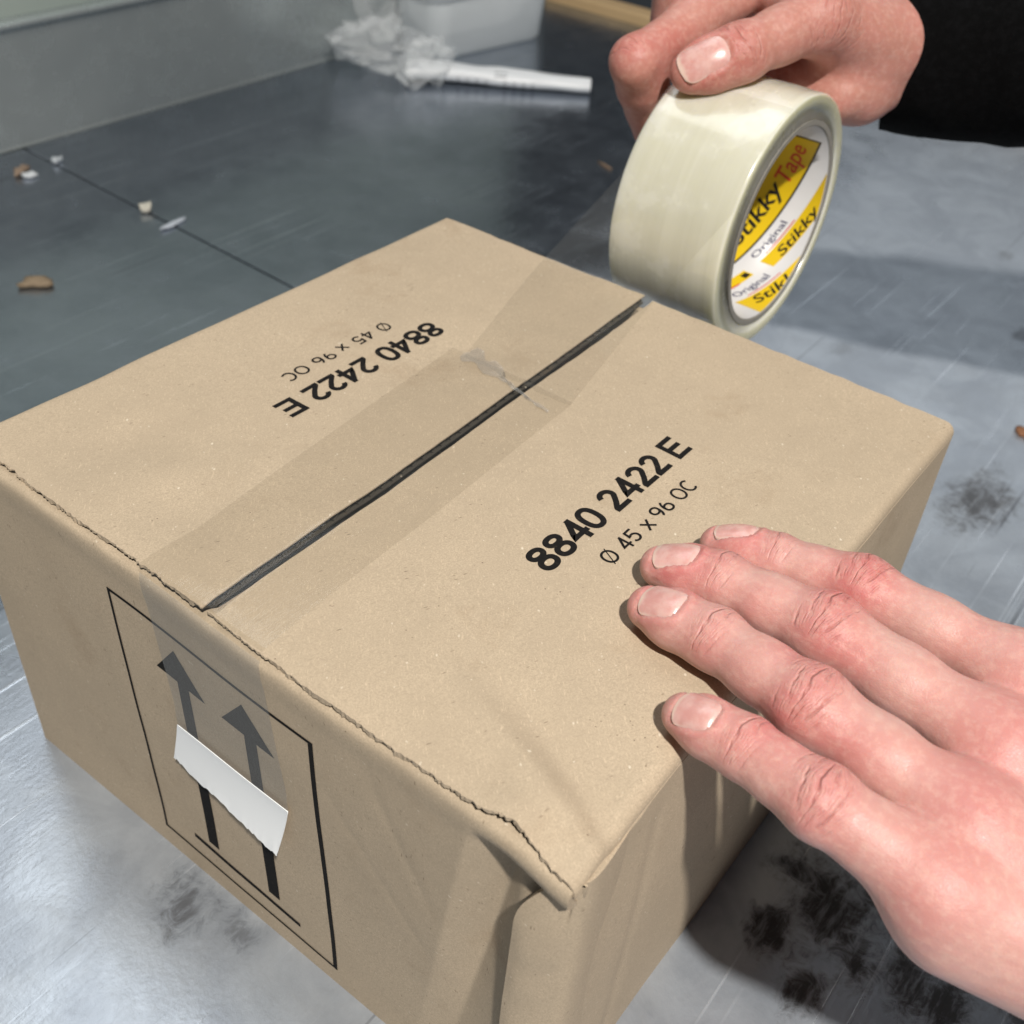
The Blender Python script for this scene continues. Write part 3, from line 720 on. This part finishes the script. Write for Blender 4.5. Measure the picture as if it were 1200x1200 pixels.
# the strip being laid: on the board, over the far edge, up to the roll
nv=36; rows=[]
bl=lambda x: .1535+(x-.145)*.30; br=lambda x: .1065+(x-.145)*.22
for x in np.linspace(.146,BW-.0005,50):
    y=np.linspace(bl(x),br(x),nv); xx=x+.0012*vn(y/.004,0,81)*(x<.148); rows.append(np.stack([xx+0*y,y,tz(xx+0*y,y)+.00040],1))
ex,ez=BW+.0004,H+.0002
dx,dz=RX-ex,RZ-ez; D_=math.hypot(dx,dz); R2=RO+.0003; th=math.atan2(dz,dx)+math.asin(R2/D_); Lt=math.sqrt(D_*D_-R2*R2)
tx,tzp=ex+Lt*math.cos(th),ez+Lt*math.sin(th)
for q in np.linspace(.04,1,22):
    y=np.linspace(bl(BW)+(Y1-.0005-bl(BW))*q,br(BW)+(Y0+.0005-br(BW))*q,nv)
    sag=.0010*math.sin(math.pi*q)*vn(y/.012,q*3,83)
    rows.append(np.stack([ex+(tx-ex)*q+sag,y,ez+(tzp-ez)*q+0*y],1))
a0=math.atan2(tzp-RZ,tx-RX)
for q in np.linspace(.05,.9,12):
    a=a0-q; y=np.linspace(Y1-.0005,Y0+.0005,nv); rows.append(np.stack([RX+R2*math.cos(a)+0*y,y,RZ+R2*math.sin(a)+0*y],1))
M_TAPE2=mat_tape('clear_tape_fresh',.045,(.965,.96,.945)); lay=strip('unwound_strip',rows,M_TAPE2,roll)
# whitish wrinkle where the fresh strip starts
M_MILK=mat_tape('wrinkled_tape',.20,(.95,.94,.92)); rows=[]
for q in np.linspace(0,1,46):
    c_=A(.1490,.1545)*(1-q)+A(.1375,.1098)*q; w=(.0046+.0022*float(vn(q*11,.3,88)))*(1-.68*float(sstep(.36,.46,q)))*(1-.3*q)
    x=np.linspace(c_[0]-w*(1+.5*float(vn(q*17,1,84))),c_[0]+w*(1+.5*float(vn(q*15,2,84))),9)+.0006*vn(q*14,np.arange(9)*.7,85); y=c_[1]+.0010*vn(np.arange(9)*.6,q*9,86)
    rows.append(np.stack([x,y+0*x,tz(x,y+0*x)+.0006+.0004*vn(x/.0016,y/.003,87)],1))
strip('tape_wrinkle',rows,M_MILK,lay)

# =================================================================== hands
def rcone(P,a,b,ra,rb,n=None,f=1.0):
    p=P-a; ab=b-a
    if n is not None and f!=1.0:                 # squash the section along n
        p=p+(p@n)[...,None]*n*(1/f-1); ab=ab+(ab@n)*n*(1/f-1)
    t=np.clip((p@ab)/(ab@ab),0,1)
    d=np.sqrt(((p-t[...,None]*ab)**2).sum(-1))
    return d-(ra+(rb-ra)*t)
def smin(a,b,k):
    h=np.clip(.5+.5*(b-a)/k,0,1); return b*(1-h)+a*h-k*h*(1-h)
class HandField:
    """signed distance of a hand: finger chains, a palm, smooth joins"""
    def __init__(s): s.chains=[]; s.palm=[]
    def chain(s,prims,k=.004): s.chains.append((prims,k))
    def part(s,i,P):
        d=None
        if i<len(s.chains):
            for pr in s.chains[i][0]:
                e=rcone(P,*pr); d=e if d is None else smin(d,e,s.chains[i][1])
        else:
            for pr,k in s.palm:
                e=rcone(P,*pr); d=e if d is None else smin(d,e,k)
        return d
    def at(s,P,use=None):
        nc=len(s.chains); D=None
        for i in range(nc):
            if use is None or use[i]:
                d=s.part(i,P); D=d if D is None else smin(D,d,.0007)
        if use is None or use[nc]:
            Q=s.part(nc,P); D=Q if D is None else smin(D,Q,.0085)
        return D
    def bounds(s):
        pts=[]
        for pr in [p for c,_ in s.chains for p in c]+[p for p,_ in s.palm]:
            r=max(pr[2],pr[3])+.004; pts+=[pr[0]-r,pr[0]+r,pr[1]-r,pr[1]+r]
        pts=np.array(pts); return pts.min(0),pts.max(0)
    def mesh(s,h):
        lo,hi=s.bounds(); B=8; step=h*B
        nb=np.ceil((hi-lo)/step).astype(int)
        ii=np.stack(np.meshgrid(*[np.arange(k) for k in nb],indexing='ij'),-1).reshape(-1,3)
        cen=lo+(ii+.5)*step; parts=np.stack([s.part(i,cen) for i in range(len(s.chains)+1)],1)
        dc=s.at(cen); keep=np.abs(dc)<step*.9+.002; ii=ii[keep]; parts=parts[keep]
        need=parts<np.maximum(parts.min(1),0)[:,None]+step*1.9+.012
        code=(need*(1<<np.arange(need.shape[1]))).sum(1)
        D=np.full(tuple(nb*B+1),1.0,np.float32)
        g=np.stack(np.meshgrid(*[np.arange(B+1)]*3,indexing='ij'),-1)
        for cde in np.unique(code):
            sel=ii[code==cde]; use=[bool(cde>>q&1) for q in range(need.shape[1])]
            for k in range(0,len(sel),120):
                blk=sel[k:k+120]; P=lo+(blk[:,None,None,None,:]*B+g[None])*h
                d=s.at(P.reshape(-1,3),use).reshape(P.shape[:-1])
                for q,(a,b,c) in enumerate(blk): D[a*B:a*B+B+1,b*B:b*B+B+1,c*B:c*B+B+1]=d[q]
        return surface_net(D,lo,h)
def surface_net(D,lo,h):
    """naive surface nets; cells far from the surface hold +1 on every corner or were sampled"""
    I=D<0; n=np.array(D.shape)-1
    cnt=sum(I[dx:n[0]+dx,dy:n[1]+dy,dz:n[2]+dz].astype(np.int8) for dx in (0,1) for dy in (0,1) for dz in (0,1))
    act=(cnt>0)&(cnt<8); idx=np.argwhere(act)
    acc=np.zeros((len(idx),3)); num=np.zeros(len(idx))
    cs=[(a,b,c) for a in (0,1) for b in (0,1) for c in (0,1)]
    val={c:D[idx[:,0]+c[0],idx[:,1]+c[1],idx[:,2]+c[2]].astype(float) for c in cs}
    for c in cs:
        for ax in range(3):
            if c[ax]==0:
                e=list(c); e[ax]=1; e=tuple(e); a,b=val[c],val[e]; m=(a<0)!=(b<0)
                t=np.where(m,a/np.where(m,a-b,1),0)
                p=np.tile(np.array(c,float),(len(idx),1)); p[:,ax]+=t
                acc+=p*m[:,None]; num+=m
    V=lo+(idx+acc/num[:,None])*h
    vid=np.full(tuple(n),-1,np.int64); vid[act]=np.arange(len(idx))
    F=[]
    for ax in range(3):
        sl0=[slice(0,n[0]+1)]*3; o1,o2=[(1,2),(2,0),(0,1)][ax]
        a=[slice(None)]*3; b=[slice(None)]*3; a[ax]=slice(0,n[ax]); b[ax]=slice(1,n[ax]+1)
        for q in (o1,o2): a[q]=slice(1,n[q]); b[q]=slice(1,n[q])
        A0=I[tuple(a)]; B0=I[tuple(b)]; ch=np.argwhere(A0!=B0); s0=A0[A0!=B0]
        base=ch.copy(); base[:,o1]+=1; base[:,o2]+=1
        def vv(d1,d2):
            q=base.copy(); q[:,o1]-=d1; q[:,o2]-=d2; return vid[q[:,0],q[:,1],q[:,2]]
        f=np.stack([vv(1,1),vv(0,1),vv(0,0),vv(1,0)],1); f[~s0]=f[~s0][:,::-1]; F.append(f)
    F=np.concatenate(F); F=F[(F>=0).all(1)]
    return V,F
def relax(V,F,it=4,lam=.5):
    n=len(V); E=np.concatenate([F[:,[0,1]],F[:,[1,2]],F[:,[2,3]],F[:,[3,0]]])
    deg=np.bincount(E[:,0],minlength=n)+np.bincount(E[:,1],minlength=n)
    for k in range(it*2):
        S_=np.zeros_like(V)
        for a in range(3): S_[:,a]=np.bincount(E[:,0],V[E[:,1],a],n)+np.bincount(E[:,1],V[E[:,0],a],n)
        d=S_/np.maximum(deg,1)[:,None]-V; V=V+(lam if k%2==0 else -lam*1.02)*d
    return V
def fast_mesh(name,V,F,mat,parent):
    me=bpy.data.meshes.new(name); me.vertices.add(len(V)); me.vertices.foreach_set('co',V.astype(np.float32).ravel())
    me.loops.add(len(F)*4); me.loops.foreach_set('vertex_index',F.astype(np.int32).ravel())
    me.polygons.add(len(F)); me.polygons.foreach_set('loop_start',np.arange(0,len(F)*4,4,dtype=np.int32))
    me.update(calc_edges=True); me.validate(); me.polygons.foreach_set('use_smooth',np.ones(len(me.polygons),bool)); me.materials.append(mat)
    o=bpy.data.objects.new(name,me); col.objects.link(o)
    if parent: o.parent=parent; o.matrix_parent_inverse=parent.matrix_world.inverted()
    return o
def finger_prims(T,D,Pp,Mc,sc,n,f=.92,r=None):
    r=np.array(r or (.0064,.0078,.0083,.0082,.0098,.0092,.0104))*sc
    N=T+(D-T)*.42; m1=(D+Pp)/2; m2=Pp+(Mc-Pp)*.45
    pts=[T,N,D,m1,Pp,m2,Mc]
    return [(pts[i],pts[i+1],r[i],r[i+1],n,f) for i in range(6)]
def make_nail(parent,field,c,f,n,L,W_,lift=.00015,tipx=0.,round_=.32):
    """a curved plate fitted to the fingertip: c centre on the bone, f towards the tip, n dorsal"""
    f=nrm(f); n=nrm(n-f*(n@f)); s=np.cross(f,n)
    us=np.linspace(-.85,.6,9); vs=np.linspace(-.8,.8,9); rows=[];hs=[]
    for u in us:
        for v in vs:
            p=c+f*u*L/2+s*v*W_/2; t=np.linspace(.016,-.004,161); d=field.at(p+np.outer(t,n)); k=np.argmax(d<0)
            if d[k]<0: rows.append((1,u,u*u,v,v*v)); hs.append(t[k])
    q,*_=np.linalg.lstsq(np.array(rows),np.array(hs),rcond=None)
    nu,nvv=20,15; P=np.zeros((nu,nvv,3)); UV=[]
    for i,u in enumerate(np.linspace(-1,1,nu)):
        ue=u+(tipx if u>0 else 0)*u
        wu=1.0
        if u<-1+2*round_: wu=math.sqrt(max(.02,1-((-1+2*round_-u)/(2*round_))**2))
        if u>.55: wu=math.sqrt(max(.25,1-.55*((u-.55)/.45)**2.2))
        for j,v in enumerate(np.linspace(-1,1,nvv)):
            vv=v*wu; ue2=ue-.10*max(0,u)*v*v
            hgt=q[0]+q[1]*ue2+q[2]*ue2**2*(.55 if ue2>0 else 1)+q[3]*vv+q[4]*vv**2*1.05+lift-(.0006*max(0,(-u-.75)/.25))-.0004*max(0,(abs(vv)-.8)/.2)
            P[i,j]=c+f*ue2*L/2+s*vv*W_/2+n*hgt; UV.append(((u+1)/2,(v+1)/2))
    Q=P-n*.0005; nq=nu*nvv
    o=sheet('fingernail',P,Q,M_NAIL,parent)
    ul=o.data.uv_layers.new(name='uv'); rim=[i*nvv for i in range(nu)]+[(nu-1)*nvv+j for j in range(1,nvv)]+[i*nvv+nvv-1 for i in range(nu-2,-1,-1)]+list(range(nvv-2,0,-1))
    full=UV+UV+[UV[i] for i in rim]*2
    for lp_ in o.data.loops: ul.data[lp_.index].uv=full[lp_.vertex_index]
    return (c,f,n,s,L,W_,q)
def hand_object(name,field,h,joints,nails,parent,pale=(.575,.325,.285),red=(.53,.175,.165),fac=1.):
    """joints: (position, finger dir, dorsal, half width m, crease weight, redness, radius)"""
    V,F=field.mesh(h); V=relax(V,F,3)
    Kn=np.zeros((len(V),3)); best=np.zeros(len(V)); redn=np.zeros(len(V))
    # nail beds: press a seat, raise the fold around it
    fn=np.cross(V[F[:,2]]-V[F[:,0]],V[F[:,3]]-V[F[:,1]]); Nn=np.zeros_like(V)
    for a_ in range(3):
        for c_ in range(4): Nn[:,a_]+=np.bincount(F[:,c_],fn[:,a_],len(V))
    Nn/=np.linalg.norm(Nn,axis=1)[:,None]+1e-15
    off=np.zeros(len(V))
    for (c,f,n,s,L,W_,q) in nails:
        d=V-c; u=d@f/(L/2); v=d@s/(W_/2); up=(Nn@n)
        rr=np.where(u<0,(np.abs(u)**2.6+np.abs(v)**2.6)**(1/2.6),np.abs(v)); m=(up>.15)&(u>-2)&(u<1.5)&(np.abs(v)<2)
        off+=m*(.00042*np.exp(-((rr-1.16)/.13)**2)*sstep(1.0,.3,u)-.00035*(rr<.98)*(u<1.05))
        redn+=m*.30*np.exp(-((rr-1.2)/.35)**2)*sstep(1.0,.2,u)
    for (p,f,n,hw,cw,rd,R_) in joints:
        f=nrm(f); n=nrm(n-f*(n@f)); s=np.cross(f,n); d=V-p; a=d@f; b=d@s; up=Nn@n
        g=np.exp(-(a/R_)**2)*sstep(1.9,1.1,np.linalg.norm(d,axis=1)/(hw*1.35)*.9)
        w=cw*np.exp(-(a/(R_*.80))**4)*sstep(.30,.72,up)*sstep(hw*1.35,hw*1.0,np.linalg.norm(d,axis=1))
        m=w>best; best=np.where(m,w,best); Kn[m]=np.stack([a,b,w],1)[m]*A(1000,1000,1)
        redn+=rd*g*sstep(-.3,.5,up)
        off+=.00022*(cw>0)*np.exp(-(a/(R_*.55))**2)*sstep(.1,.7,up)*(np.linalg.norm(d,axis=1)<hw*1.9)
    V=V+Nn*off[:,None]
    redn=np.clip(redn,0,1)[:,None]
    colr=np.array(pale)*(1-redn)+np.array(red)*redn
    o=fast_mesh(name,V,F,M_SKIN,parent)
    at=o.data.attributes.new('skin','FLOAT_COLOR','POINT'); at.data.foreach_set('color',np.concatenate([colr,np.ones((len(V),1))],1).astype(np.float32).ravel())
    at=o.data.attributes.new('knuckle','FLOAT_VECTOR','POINT'); at.data.foreach_set('vector',Kn.astype(np.float32).ravel())
    return o
def tube(name,pts,rad,mat,parent,n=48,wr=.0,seed=0,flat=None):
    """cloth sleeve: open tube with thickness, turned-in cuff"""
    pts=np.array(pts,float); rings=[]
    N_=70; tt=np.linspace(0,1,N_); s0=np.linspace(0,1,len(pts)); C=np.stack([np.interp(tt,s0,pts[:,a]) for a in range(3)],1); R_=np.interp(tt,np.linspace(0,1,len(rad)),rad)
    k=np.array([1,2,3,4,3,2,1])/16
    for a in range(3): C[3:-3,a]=np.convolve(C[:,a],k,'valid')
    T_=np.gradient(C,axis=0); T_/=np.linalg.norm(T_,axis=1)[:,None]
    up=A(0,0,1.)
    P=np.zeros((N_,n+1,3)); Q=P.copy()
    for i in range(N_):
        e1=nrm(np.cross(T_[i],up)); e2=np.cross(e1,T_[i])
        for j in range(n+1):
            a=2*math.pi*j/n; r_=R_[i]*(1+wr*(vn(tt[i]*13,math.cos(a)*1.6+math.sin(a)*1.1,seed)+.5*vn(tt[i]*31,math.cos(a)*2+math.sin(a)*2.3,seed+1)))
            dv=e1*math.cos(a)+e2*math.sin(a); P[i,j]=C[i]+dv*r_; Q[i,j]=C[i]+dv*(r_-.0035)
    return sheet(name,P,Q,mat,parent)

# ---- the hand pressing the flap: palm down, thumb hidden against the side panel
def hz(x,y,dz): return onz(x,y,H+dz)
FN={ # tip extreme, dip, pip, mcp (photo pixels, height over the lid), scale, dorsal, nail width
 'index':[(822,632,.006),(908,658,.0085),(1008,690,.012),(1205,795,.012),.97,(.30,0,1)],
 'middle':[(752,658,.006),(844,682,.0090),(968,738,.0125),(1175,876,.010),1.0,(.02,0,1)],
 'ring':[(740,702,.006),(836,748,.0090),(950,826,.0120),(1140,965,.008),.97,(-.22,0,1)],
 'pinky':[(780,826,.006),(872,876,.0080),(962,940,.0100),(1098,1035,.004),.88,(-.30,0,1)]}
fld=HandField(); joints=[]; nailspec=[]; MC={}
for k,(t0,d0,p0,m0,sc,n) in FN.items():
    n=nrm(n); T0,D0,P0,M0=hz(*t0),hz(*d0),hz(*p0),hz(*m0)
    T0=T0+nrm(D0-T0)*.0062*sc; MC[k]=M0
    fld.chain(finger_prims(T0,D0,P0,M0,sc,n))
    joints.append((P0+n*.008*sc,P0-M0,n,.0105*sc,1.0,.62,.0085)); joints.append((D0+n*.007*sc,D0-P0,n,.0085*sc,.75,.35,.0048))
    joints.append((T0,T0-D0,n,.010,0,.35,.010)); joints.append((M0+n*.010,P0-M0,n,.016,.0,.22,.012))
    nailspec.append((T0+(D0-T0)*.24,T0-D0,n,.0128*sc,.0116*sc))
mm=(MC['index']+MC['middle']+MC['ring']+MC['pinky'])/4
wr=A(.083,-.152,H-.006)
wo={'index':A(.020,.010,.000),'middle':A(.007,.004,.005),'ring':A(-.007,.004,.003),'pinky':A(-.018,.008,-.003)}
up=A(0,0,1.)
for k in FN:
    Wk=wr+wo[k]; mid=(MC[k]*.5+Wk*.5)+A(0,0,-.001)
    r0=.0118 if k!='pinky' else .0108
    fld.palm.append(((MC[k]+A(0,0,-.0015),mid,r0,.0112,up,.95),.010)); fld.palm.append(((mid,Wk,.0112,.0140,up,.95),.010))
for k in ('index','middle','ring','pinky'):
    fld.palm.append(((MC[k]+A(0,-.006,-.010),wr+wo[k]*.9+A(0,.012,-.010),.011,.014,up,.9),.012))
fl=[wr,wr+A(.004,-.05,-.001),wr+A(.010,-.22,.004)]
for dxx in (-.013,.013):
    fld.palm.append(((fl[0]+A(dxx,0,0),fl[1]+A(dxx*1.05,0,0),.0165,.0175,up,.95),.012)); fld.palm.append(((fl[1]+A(dxx*1.05,0,0),fl[2]+A(dxx*1.4,0,0),.0175,.027,up,.95),.012))
# thumb (out of sight, braced against the side panel)
cm=wr+A(.022,.022,-.012); tm=A(.122,-.088,H-.036); ti=A(.1175,-.048,H-.046); tt_=A(.1150,-.0205,H-.047)
nT=nrm((.3,.9,.3))
fld.chain([(cm,tm,.015,.0125,None,1),(tm,ti,.0118,.0108,None,1),(ti,tt_,.0108,.0092,None,1),(tt_,tt_+nrm(tt_-ti)*.010,.0092,.0072,None,1)],.006)
hand=empty('hand',(.083,-.06,H)); tag(hand,'bare hand with fingers spread flat, pressing down the box flap','hand')
nl=[make_nail(hand,fld,c,f,n,L,W_) for c,f,n,L,W_ in nailspec]
hand_object('hand_skin',fld,.00072,joints,nl,hand)
tube('sleeve',[wr+A(.006,-.085,.0),wr+A(.010,-.16,.004),wr+A(.016,-.30,.02),wr+A(.02,-.42,.05)],[.040,.043,.047,.052],M_FAB,hand,wr=.035,seed=90)

# ---- the hand holding the roll
f2=HandField(); j2=[]; n2=[]
tip=dep(786,94,.4395); ip=dep(868,62,.4400); mcp=dep(958,22,.452); cmc=dep(1040,52,.478); wr2=dep(1088,45,.500)
nTh=nrm(np.cross(ray(700,40),A(0,0,1.))*0+A(-.62,-.34,.70))
tipc=tip+nrm(ip-tip)*.0085
f2.chain([(tipc,tipc+(ip-tipc)*.4,.0082,.0102,nTh,.86),(tipc+(ip-tipc)*.4,ip,.0102,.0106,nTh,.9),(ip,ip+(mcp-ip)*.5,.0106,.0102,None,1),(ip+(mcp-ip)*.5,mcp,.0102,.0128,None,1),(mcp,cmc,.0128,.0150,None,1)],.006)
n2.append((tipc+(ip-tipc)*.26,tipc-ip,nTh,.0190,.0142))
j2.append((ip+nTh*.009,ip-mcp,nTh,.013,.8,.45,.007)); j2.append((tipc,tipc-ip,nTh,.012,0,.5,.012)); j2.append((mcp+A(-.004,-.010,.004),mcp-cmc,nrm(A(-.5,-.6,.5)),.020,.7,.25,.016))
dorsal=A(-.25,.10,.95)
iM=ony(885,-22,.166); iP=ony(744,72,.1745); iD=A(.2945,.1755,.1950); iT=A(.3060,.1735,.1760)
mM=iM+A(.016,-.006,.003); mP=A(.322,.1850,.2360); mD=A(.324,.1830,.2110); mT=A(.321,.1560,.1985)
rM=iM+A(.033,-.020,-.004); rP=A(.334,.1800,.2250); rD=A(.345,.1790,.2030); rT=A(.343,.1745,.1840)
pM=iM+A(.048,-.036,-.016); pP=A(.364,.1640,.2080); pD=A(.366,.1680,.1900); pT=A(.362,.1700,.1760)
for Tq,Dq,Pq,Mq,sc,nn in ((iT,iD,iP,iM,.98,(-.75,.45,.4)),(mT,mD,mP,mM,1.0,(-.3,.8,.5)),(rT,rD,rP,rM,.97,(.1,.9,.4)),(pT,pD,pP,pM,.86,(.2,.9,.4))):
    nn=nrm(nn); f2.chain(finger_prims(Tq,Dq,Pq,Mq,sc,nn,.95,(.0074,.0088,.0096,.0100,.0093,.0106,.0120)),.007); j2.append((Pq+nn*.008,Pq-Mq,nn,.0105*sc,.8,.6,.010)); j2.append((Tq,Tq-Dq,nn,.010,0,.5,.012))
for Mq,wof in ((iM,A(-.006,.014,.008)),(mM,A(0,.008,.012)),(rM,A(.006,.000,.010)),(pM,A(.012,-.006,.000))):
    f2.palm.append(((Mq,wr2+wof,.0120,.0165,None,1),.012))
f2.palm.append(((mcp+A(.004,.006,-.002),wr2+A(-.006,-.004,-.004),.0120,.0180,None,1),.012))
f2.palm.append(((iM*.5+mcp*.5,wr2,.0105,.016,None,1),.012))
f2.palm.append(((dep(985,112,.478),wr2+A(.004,-.002,-.012),.0100,.0165,None,1),.012))
f2.palm.append(((dep(893,100,.490),dep(1005,108,.486),.0110,.0130,None,1),.010))
f2.palm.append(((dep(1000,75,.480),pM,.012,.013,None,1),.012))
fd=nrm(A(.10,-.25,.022)); fa=wr2+fd*.16
f2.palm.append(((wr2,wr2+fd*.05,.0215,.0225,None,1),.012)); f2.palm.append(((wr2+fd*.05,fa,.0225,.030,None,1),.012))
hand2=empty('hand',(.36,.12,.17)); tag(hand2,'bare hand gripping the tape roll from above, thumb on top, black sleeve','hand')
nl=[make_nail(hand2,f2,c,f,n,L,W_,tipx=.18,round_=.25) for c,f,n,L,W_ in n2]
hand_object('hand_skin',f2,.00085,j2,nl,hand2,pale=(.48,.22,.175),red=(.47,.135,.115))
tube('sleeve',[wr2-fd*.016+A(0,0,-.004),wr2+fd*.045,wr2+fd*.13,wr2+fd*.30,wr2+fd*.42],[.037,.044,.050,.058,.064],M_FAB,hand2,wr=.05,seed=95)

# =================================================================== things at the back of the table
def blob_mat(name,c,rough,trans,alpha=1.):
    t=NT(name); n=t.noise(t.coord(),120,3); return t.done(t.bsdf(Base_Color=c,Roughness=rough,Transmission_Weight=trans,IOR=1.3,Alpha=alpha,Normal=t.bump(n,.2,.002)))
# frosted tub: rounded rectangular walls, rim, floor
M_TUB=blob_mat('frosted_plastic',(.80,.83,.85),.38,.2,.62)
tub=empty('plastic_tub',(.83,.70,.0004)); tag(tub,'empty frosted plastic tub standing by the metal upstand','tub')
def rrect(w,d,r,n=8):
    o_=[]
    for cx,cy,a in ((w/2-r,d/2-r,0),(-w/2+r,d/2-r,90),(-w/2+r,-d/2+r,180),(w/2-r,-d/2+r,270)):
        o_+=[(cx+r*math.cos(math.radians(a+90*i/n)),cy+r*math.sin(math.radians(a+90*i/n))) for i in range(n+1)]
    return o_
def tub_at(u,v,z):
    a=math.radians(-8); c=A(.8330,.6960); return (c[0]+u*math.cos(a)-v*math.sin(a),c[1]+u*math.sin(a)+v*math.cos(a),z)
ringsO=[(.150,.062,.0006),(.156,.068,.004),(.164,.076,.055),(.166,.078,.060),(.178,.088,.0605),(.178,.088,.0635),(.164,.075,.0640),(.160,.072,.055),(.151,.063,.006),(.140,.05,.0035)]
V=[];ns=36
for w,d,z in ringsO: V+=[tub_at(x,y,z) for x,y in rrect(w,d,.020)]
F=[]
for i in range(len(ringsO)-1): F+=[(i*ns+j,i*ns+(j+1)%ns,(i+1)*ns+(j+1)%ns,(i+1)*ns+j) for j in range(ns)]
F+=[tuple(range(ns))[::-1],tuple((len(ringsO)-1)*ns+j for j in range(ns))]
mesh_obj('tub_body',V,F,M_TUB,tub)
# crumpled clear wrap with a rolled, printed strip
wrap=empty('plastic_wrap',(.70,.66,.0004)); tag(wrap,'crumpled clear plastic wrap with rolled white printed strip, lying before the tub','plastic wrap')
M_WRAP=blob_mat('crumpled_film',(.80,.82,.83),.22,.1,.26); M_STRIP=mat_plain('white_film',(.72,.73,.75),.35)
def crumple(name,c,rx,ry,rz,seed,mat,n=19,m=11):
    P=np.zeros((n,m,3))
    for i in range(n):
        for j in range(m):
            a=2*math.pi*i/(n-1); b=math.pi*(j/(m-1)-.5); d_=A(math.cos(a)*math.cos(b),math.sin(a)*math.cos(b),math.sin(b))
            k=1+.34*(abs(vn(d_[0]*1.3+5,d_[1]*1.3+d_[2]*1.6,seed))*2-1)+.22*(abs(vn(d_[0]*3+d_[2]*2.4,d_[1]*3,seed+1))*2-.8)
            P[i,j]=(c[0]+rx*d_[0]*k,c[1]+ry*d_[1]*k,max(.0008,c[2]+rz*d_[2]*k))
    P[-1]=P[0]
    return mesh_obj(name,P.reshape(-1,3),gfaces(n,m),mat,wrap,False)
crumple('crumpled_film',(.682,.690,.024),.044,.046,.026,101,M_WRAP); crumple('crumpled_film',(.745,.735,.040),.040,.016,.044,104,M_WRAP); crumple('crumpled_film',(.700,.640,.020),.030,.026,.022,107,M_WRAP)
a_,b_=onz(478,74,.014),onz(692,97,.010); n=60; P=np.zeros((n,25,3)); dv=nrm(b_-a_); sv=nrm(np.cross(A(0,0,1.),dv))
for i in range(n):
    q=i/(n-1); rw=.0190*(1-q)+.0090*q; rh=.0085*(1-q)+.0062*q
    for j in range(25):
        a=2*math.pi*j/24; k=1+.12*vn(q*7,math.cos(a)*2+math.sin(a),111)
        p=a_*(1-q)+b_*q; P[i,j]=(p[0]+sv[0]*math.cos(a)*rw*k,p[1]+sv[1]*math.cos(a)*rw*k,max(.0006,.0012+rh+math.sin(a)*rh*k))
st=mesh_obj('rolled_strip',P.reshape(-1,3),gfaces(n,25),M_STRIP,wrap)
for i in range(9):                                # faint printed ticks along the roll
    k=16+i*3; j=(11,12,13); w_=[P[k,12],P[k+1,12],P[k+1,15],P[k,15]] if i!=4 else [P[k,8],P[k+4,8],P[k+4,10],P[k,10]]
    W_=np.array(w_)+(np.array(w_)-(a_*(1-k/59)+b_*(k/59)+A(0,0,0)))*.03; mesh_obj('printed_tick',W_,[(0,1,2,3)],mat_plain('tick_ink',(.03,.03,.04) if i==4 else (.04,.04,.05),.6) if i in (0,4) else bpy.data.materials['tick_ink'],st,False)
# litter on the table
def flake(name,label,px,py,sx_,sy_,ang,colr,th,seed,cat):
    c=onz(px,py,0); z0=.0006; n=16; V=[]
    for zz,k in ((0,.92),(th,1),(th*1.1,.6)):
        for i in range(n):
            a=2*math.pi*i/n; r_=1+.45*vn(math.cos(a)*1.7+3,math.sin(a)*1.7,seed); x=sx_*math.cos(a)*r_*k; y=sy_*math.sin(a)*r_*k
            V.append((c[0]+x*math.cos(ang)-y*math.sin(ang),c[1]+x*math.sin(ang)+y*math.cos(ang),z0+zz*(1+.5*vn(x/.004,y/.004,seed))))
    F=[tuple(range(n))[::-1],tuple(range(2*n,3*n))]+[(q*n+i,q*n+(i+1)%n,(q+1)*n+(i+1)%n,(q+1)*n+i) for q in (0,1) for i in range(n)]
    o=mesh_obj(name,V,F,mat_plain(name+'_m',colr,.7),None,True); tag(o,label,cat); return o
flake('cardboard_scrap','brown torn cardboard scrap lying alone on the dark table',45,335,.012,.0050,-.55,(.22,.16,.10),.003,121,'scrap')
flake('paper_crumb','tan and pink crumb of paper by the metal upstand',24,203,.008,.005,.6,(.24,.17,.12),.003,122,'crumb')
flake('paper_crumb','white crumb of paper close beside the tan crumb',36,207,.005,.004,.2,(.6,.62,.64),.002,123,'crumb')
flake('paper_crumb','white speck lying where the table joint meets the upstand',67,191,.0045,.004,.3,(.5,.53,.56),.004,124,'crumb')
flake('paper_crumb','cream round crumb sitting on the table joint',172,247,.0045,.004,.1,(.5,.47,.4),.004,125,'crumb')
flake('paper_sliver','thin white paper sliver lying along the table joint',204,264,.013,.0025,.2,(.42,.45,.5),.0015,126,'sliver')
flake('straw_sliver','short orange brown straw splinter behind the tape roll',709,196,.010,.0010,1.25,(.20,.13,.08),.0015,127,'sliver')
flake('rust_chip','small rust brown chip by the arm shadow on the table',1199,510,.006,.004,.4,(.25,.11,.05),.002,128,'chip')
